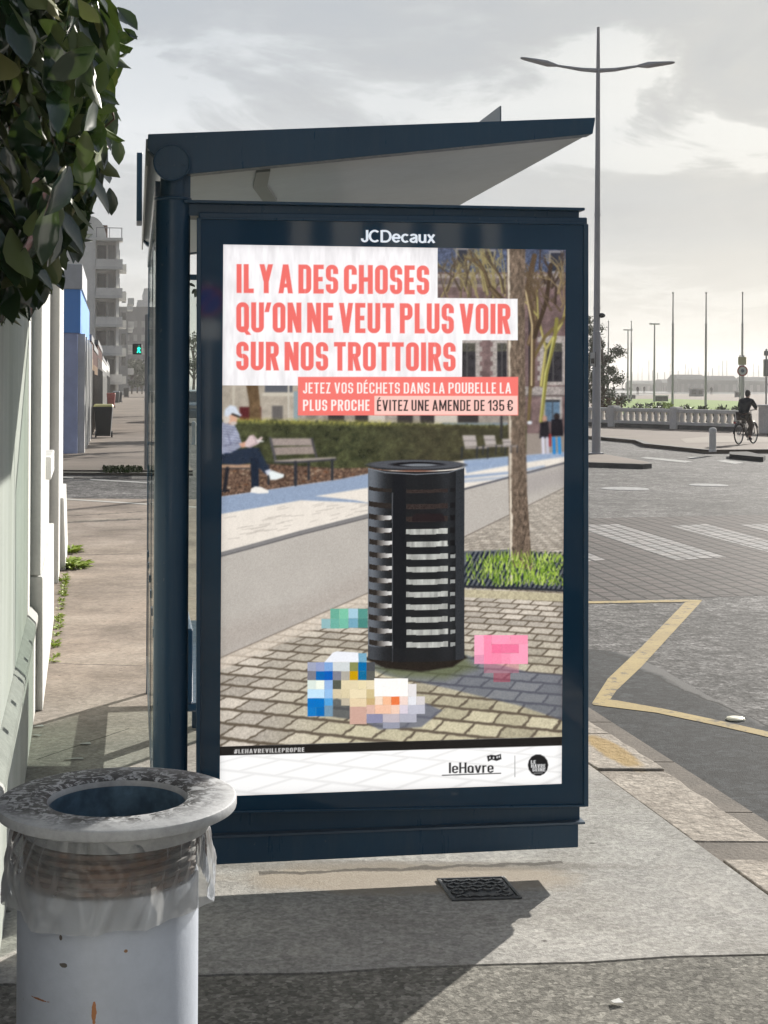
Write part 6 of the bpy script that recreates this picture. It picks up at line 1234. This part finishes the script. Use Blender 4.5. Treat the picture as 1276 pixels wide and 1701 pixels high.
for s in (-1, 1):
    bm = BM(); ball(bm, (s*.268, .185, 1.115), .034, (.8, 1.2, .7), 10, 8)
    for k in range(4): y = .165+k*.018; tube(bm, [(s*.268, y, 1.135), (s*.275, y+.002, 1.112), (s*.268, y, 1.088)], [.009, .010, .008], 6)
    tube(bm, [(s*.245, .17, 1.12), (s*.24, .20, 1.10)], [.011, .009], 6); obj('hand', bm, m_skin, rd, smooth=True)
for x, y, z in ((-.12, .0, .49), (.12, .0, .165)):
    bm = BM(); ball(bm, (x, y+.07, z), .06, (.72, 2.0, .72), 12, 8); ball(bm, (x, y, z+.03), .05, (.9, 1, 1), 10, 8); obj('shoe', bm, m_shoe, rd, smooth=True)
rd.scale = by.scale = (.88, .88, .88)
# far walkers
wv = [(0, 0, .92), (0, 0, 1.2), (0, 0, 1.42), (0, 0, 1.53), (0, .01, 1.66), (-.19, 0, 1.40), (-.24, -.05, 1.12), (-.25, .05, .86), (.19, 0, 1.40), (.24, .05, 1.12), (.25, .10, .88), (-.09, 0, .86), (-.10, .10, .48), (-.10, .06, .05), (.09, 0, .86), (.10, -.02, .47), (.10, -.2, .07)]
we = [(0, 1), (1, 2), (2, 3), (3, 4), (2, 5), (5, 6), (6, 7), (2, 8), (8, 9), (9, 10), (0, 11), (11, 12), (12, 13), (0, 14), (14, 15), (15, 16)]
wr = [(.17, .12), (.17, .12), (.16, .1), .065, (.09, .11), .07, .055, .04, .07, .055, .04, .10, .075, .055, .10, .075, .055]
for lb, u, d in (('far walker in dark clothes by the bushy tree', 1019.5, 285), ('far walker in dark clothes between the T-shaped lamp and thin flagpole', 1048, 270), ('far walker in dark clothes left of the T-shaped lamp by the planter', 1059.5, 280), ('far walker in dark clothes to the right of the middle tall flagpole', 1182, 300), ('small far walker just left of the dark planter', 1070.5, 340)):
    q = P(u, 640, d); o = skin('person', wv, we, wr, m_jack, None, 1); o.location = (q.x, d, 0); tag(o, lb, 'person', 'people walking on the seafront')
# ---------------------------------------------------------------- no-parking sign and houses behind, mirrored in the poster's glass
pn = Vector((math.sin(AL), -math.cos(AL), 0))           # outward normal of the glass
def mirror(u, v, d):
    q = P(u, v, d); s = (q-SO).dot(pn); return q-pn*2*s
q = mirror(346, 500, 31); t = thing('no_parking_sign', 'round blue and red no parking sign on a post behind the viewpoint', 'road sign', (q.x, q.y, 0), R(8.6)+PI)
zs = q.z
obj('post', tube(BM(), [(0, .05, 0), (0, .05, zs+.4)], .04, 12), m_wh, t)
disc(bm := BM(), (0, 0, zs), .32, (0, 1, 0), .02, 36); o = obj('round_plate', bm, mat('plate_red', (.5, .02, .03), rough=.35), t); disc(bm := BM(), (0, -.014, zs), .255, (0, 1, 0), .006, 36); obj('blue_face', bm, mat('plate_blue', (.02, .06, .40), rough=.35), o)
bm = BM(); box(bm, -.275, .275, -.021, -.018, -.022, .022, Matrix.Translation((0, 0, zs)) @ Matrix.Rotation(R(45), 4, 'Y')); obj('diagonal_bar', bm, o.active_material, o)
obj('sub_plate', box(BM(), -.26, .26, -.012, .01, zs-.80, zs-.40), m_wh, t, bevel=.02)
for i, (x, y, w, h, m) in enumerate(((-16, -30, 9, 9.5, 'cream'), (-4, -42, 9, 12, 'brick'), (16, -55, 10, 11, 'stone'))):
    t = thing('town_house', ('cream', 'red brick', 'grey stone')[i]+' town house on the street behind the viewpoint', 'house', (x, y, 0)); obj('wall', box(BM(), 0, w, -10, 0, 0, h), wallmat(m, ((.5, .45, .36), (.32, .2, .16), (.4, .38, .35))[i]), t); hexa(bm := BM(), [(-.2, -10.2, h+.002), (w+.2, -10.2, h+.002), (w+.2, .2, h+.002), (-.2, .2, h+.002)], [(-.1, -6, h+2.4), (w+.1, -6, h+2.4), (w+.1, -4, h+2.4), (-.1, -4, h+2.4)]); obj('roof', bm, m_roof, t)
    for fz in range(3):
        for k in range(4): obj('window', box(BM(), .9+k*w*.24, 1.9+k*w*.24, .002, .05, 1+fz*h*.3, 2.6+fz*h*.3), m_dk, t)
# ---------------------------------------------------------------- sea haze
hm = bpy.data.materials.new('sea_haze'); hm.use_nodes = True; nt = hm.node_tree; nt.nodes.clear(); o = N(nt, 'ShaderNodeOutputMaterial'); v = N(nt, 'ShaderNodeVolumePrincipled')
v.inputs['Color'].default_value = (.85, .83, .81, 1); v.inputs['Density'].default_value = HAZE; v.inputs['Anisotropy'].default_value = .28; nt.links.new(v.outputs[0], o.inputs['Volume'])
hz_ = obj('haze', box(BM(), -4500, 4500, -900, 5500, -1.5, 44), hm); tag(hz_, kind='stuff')
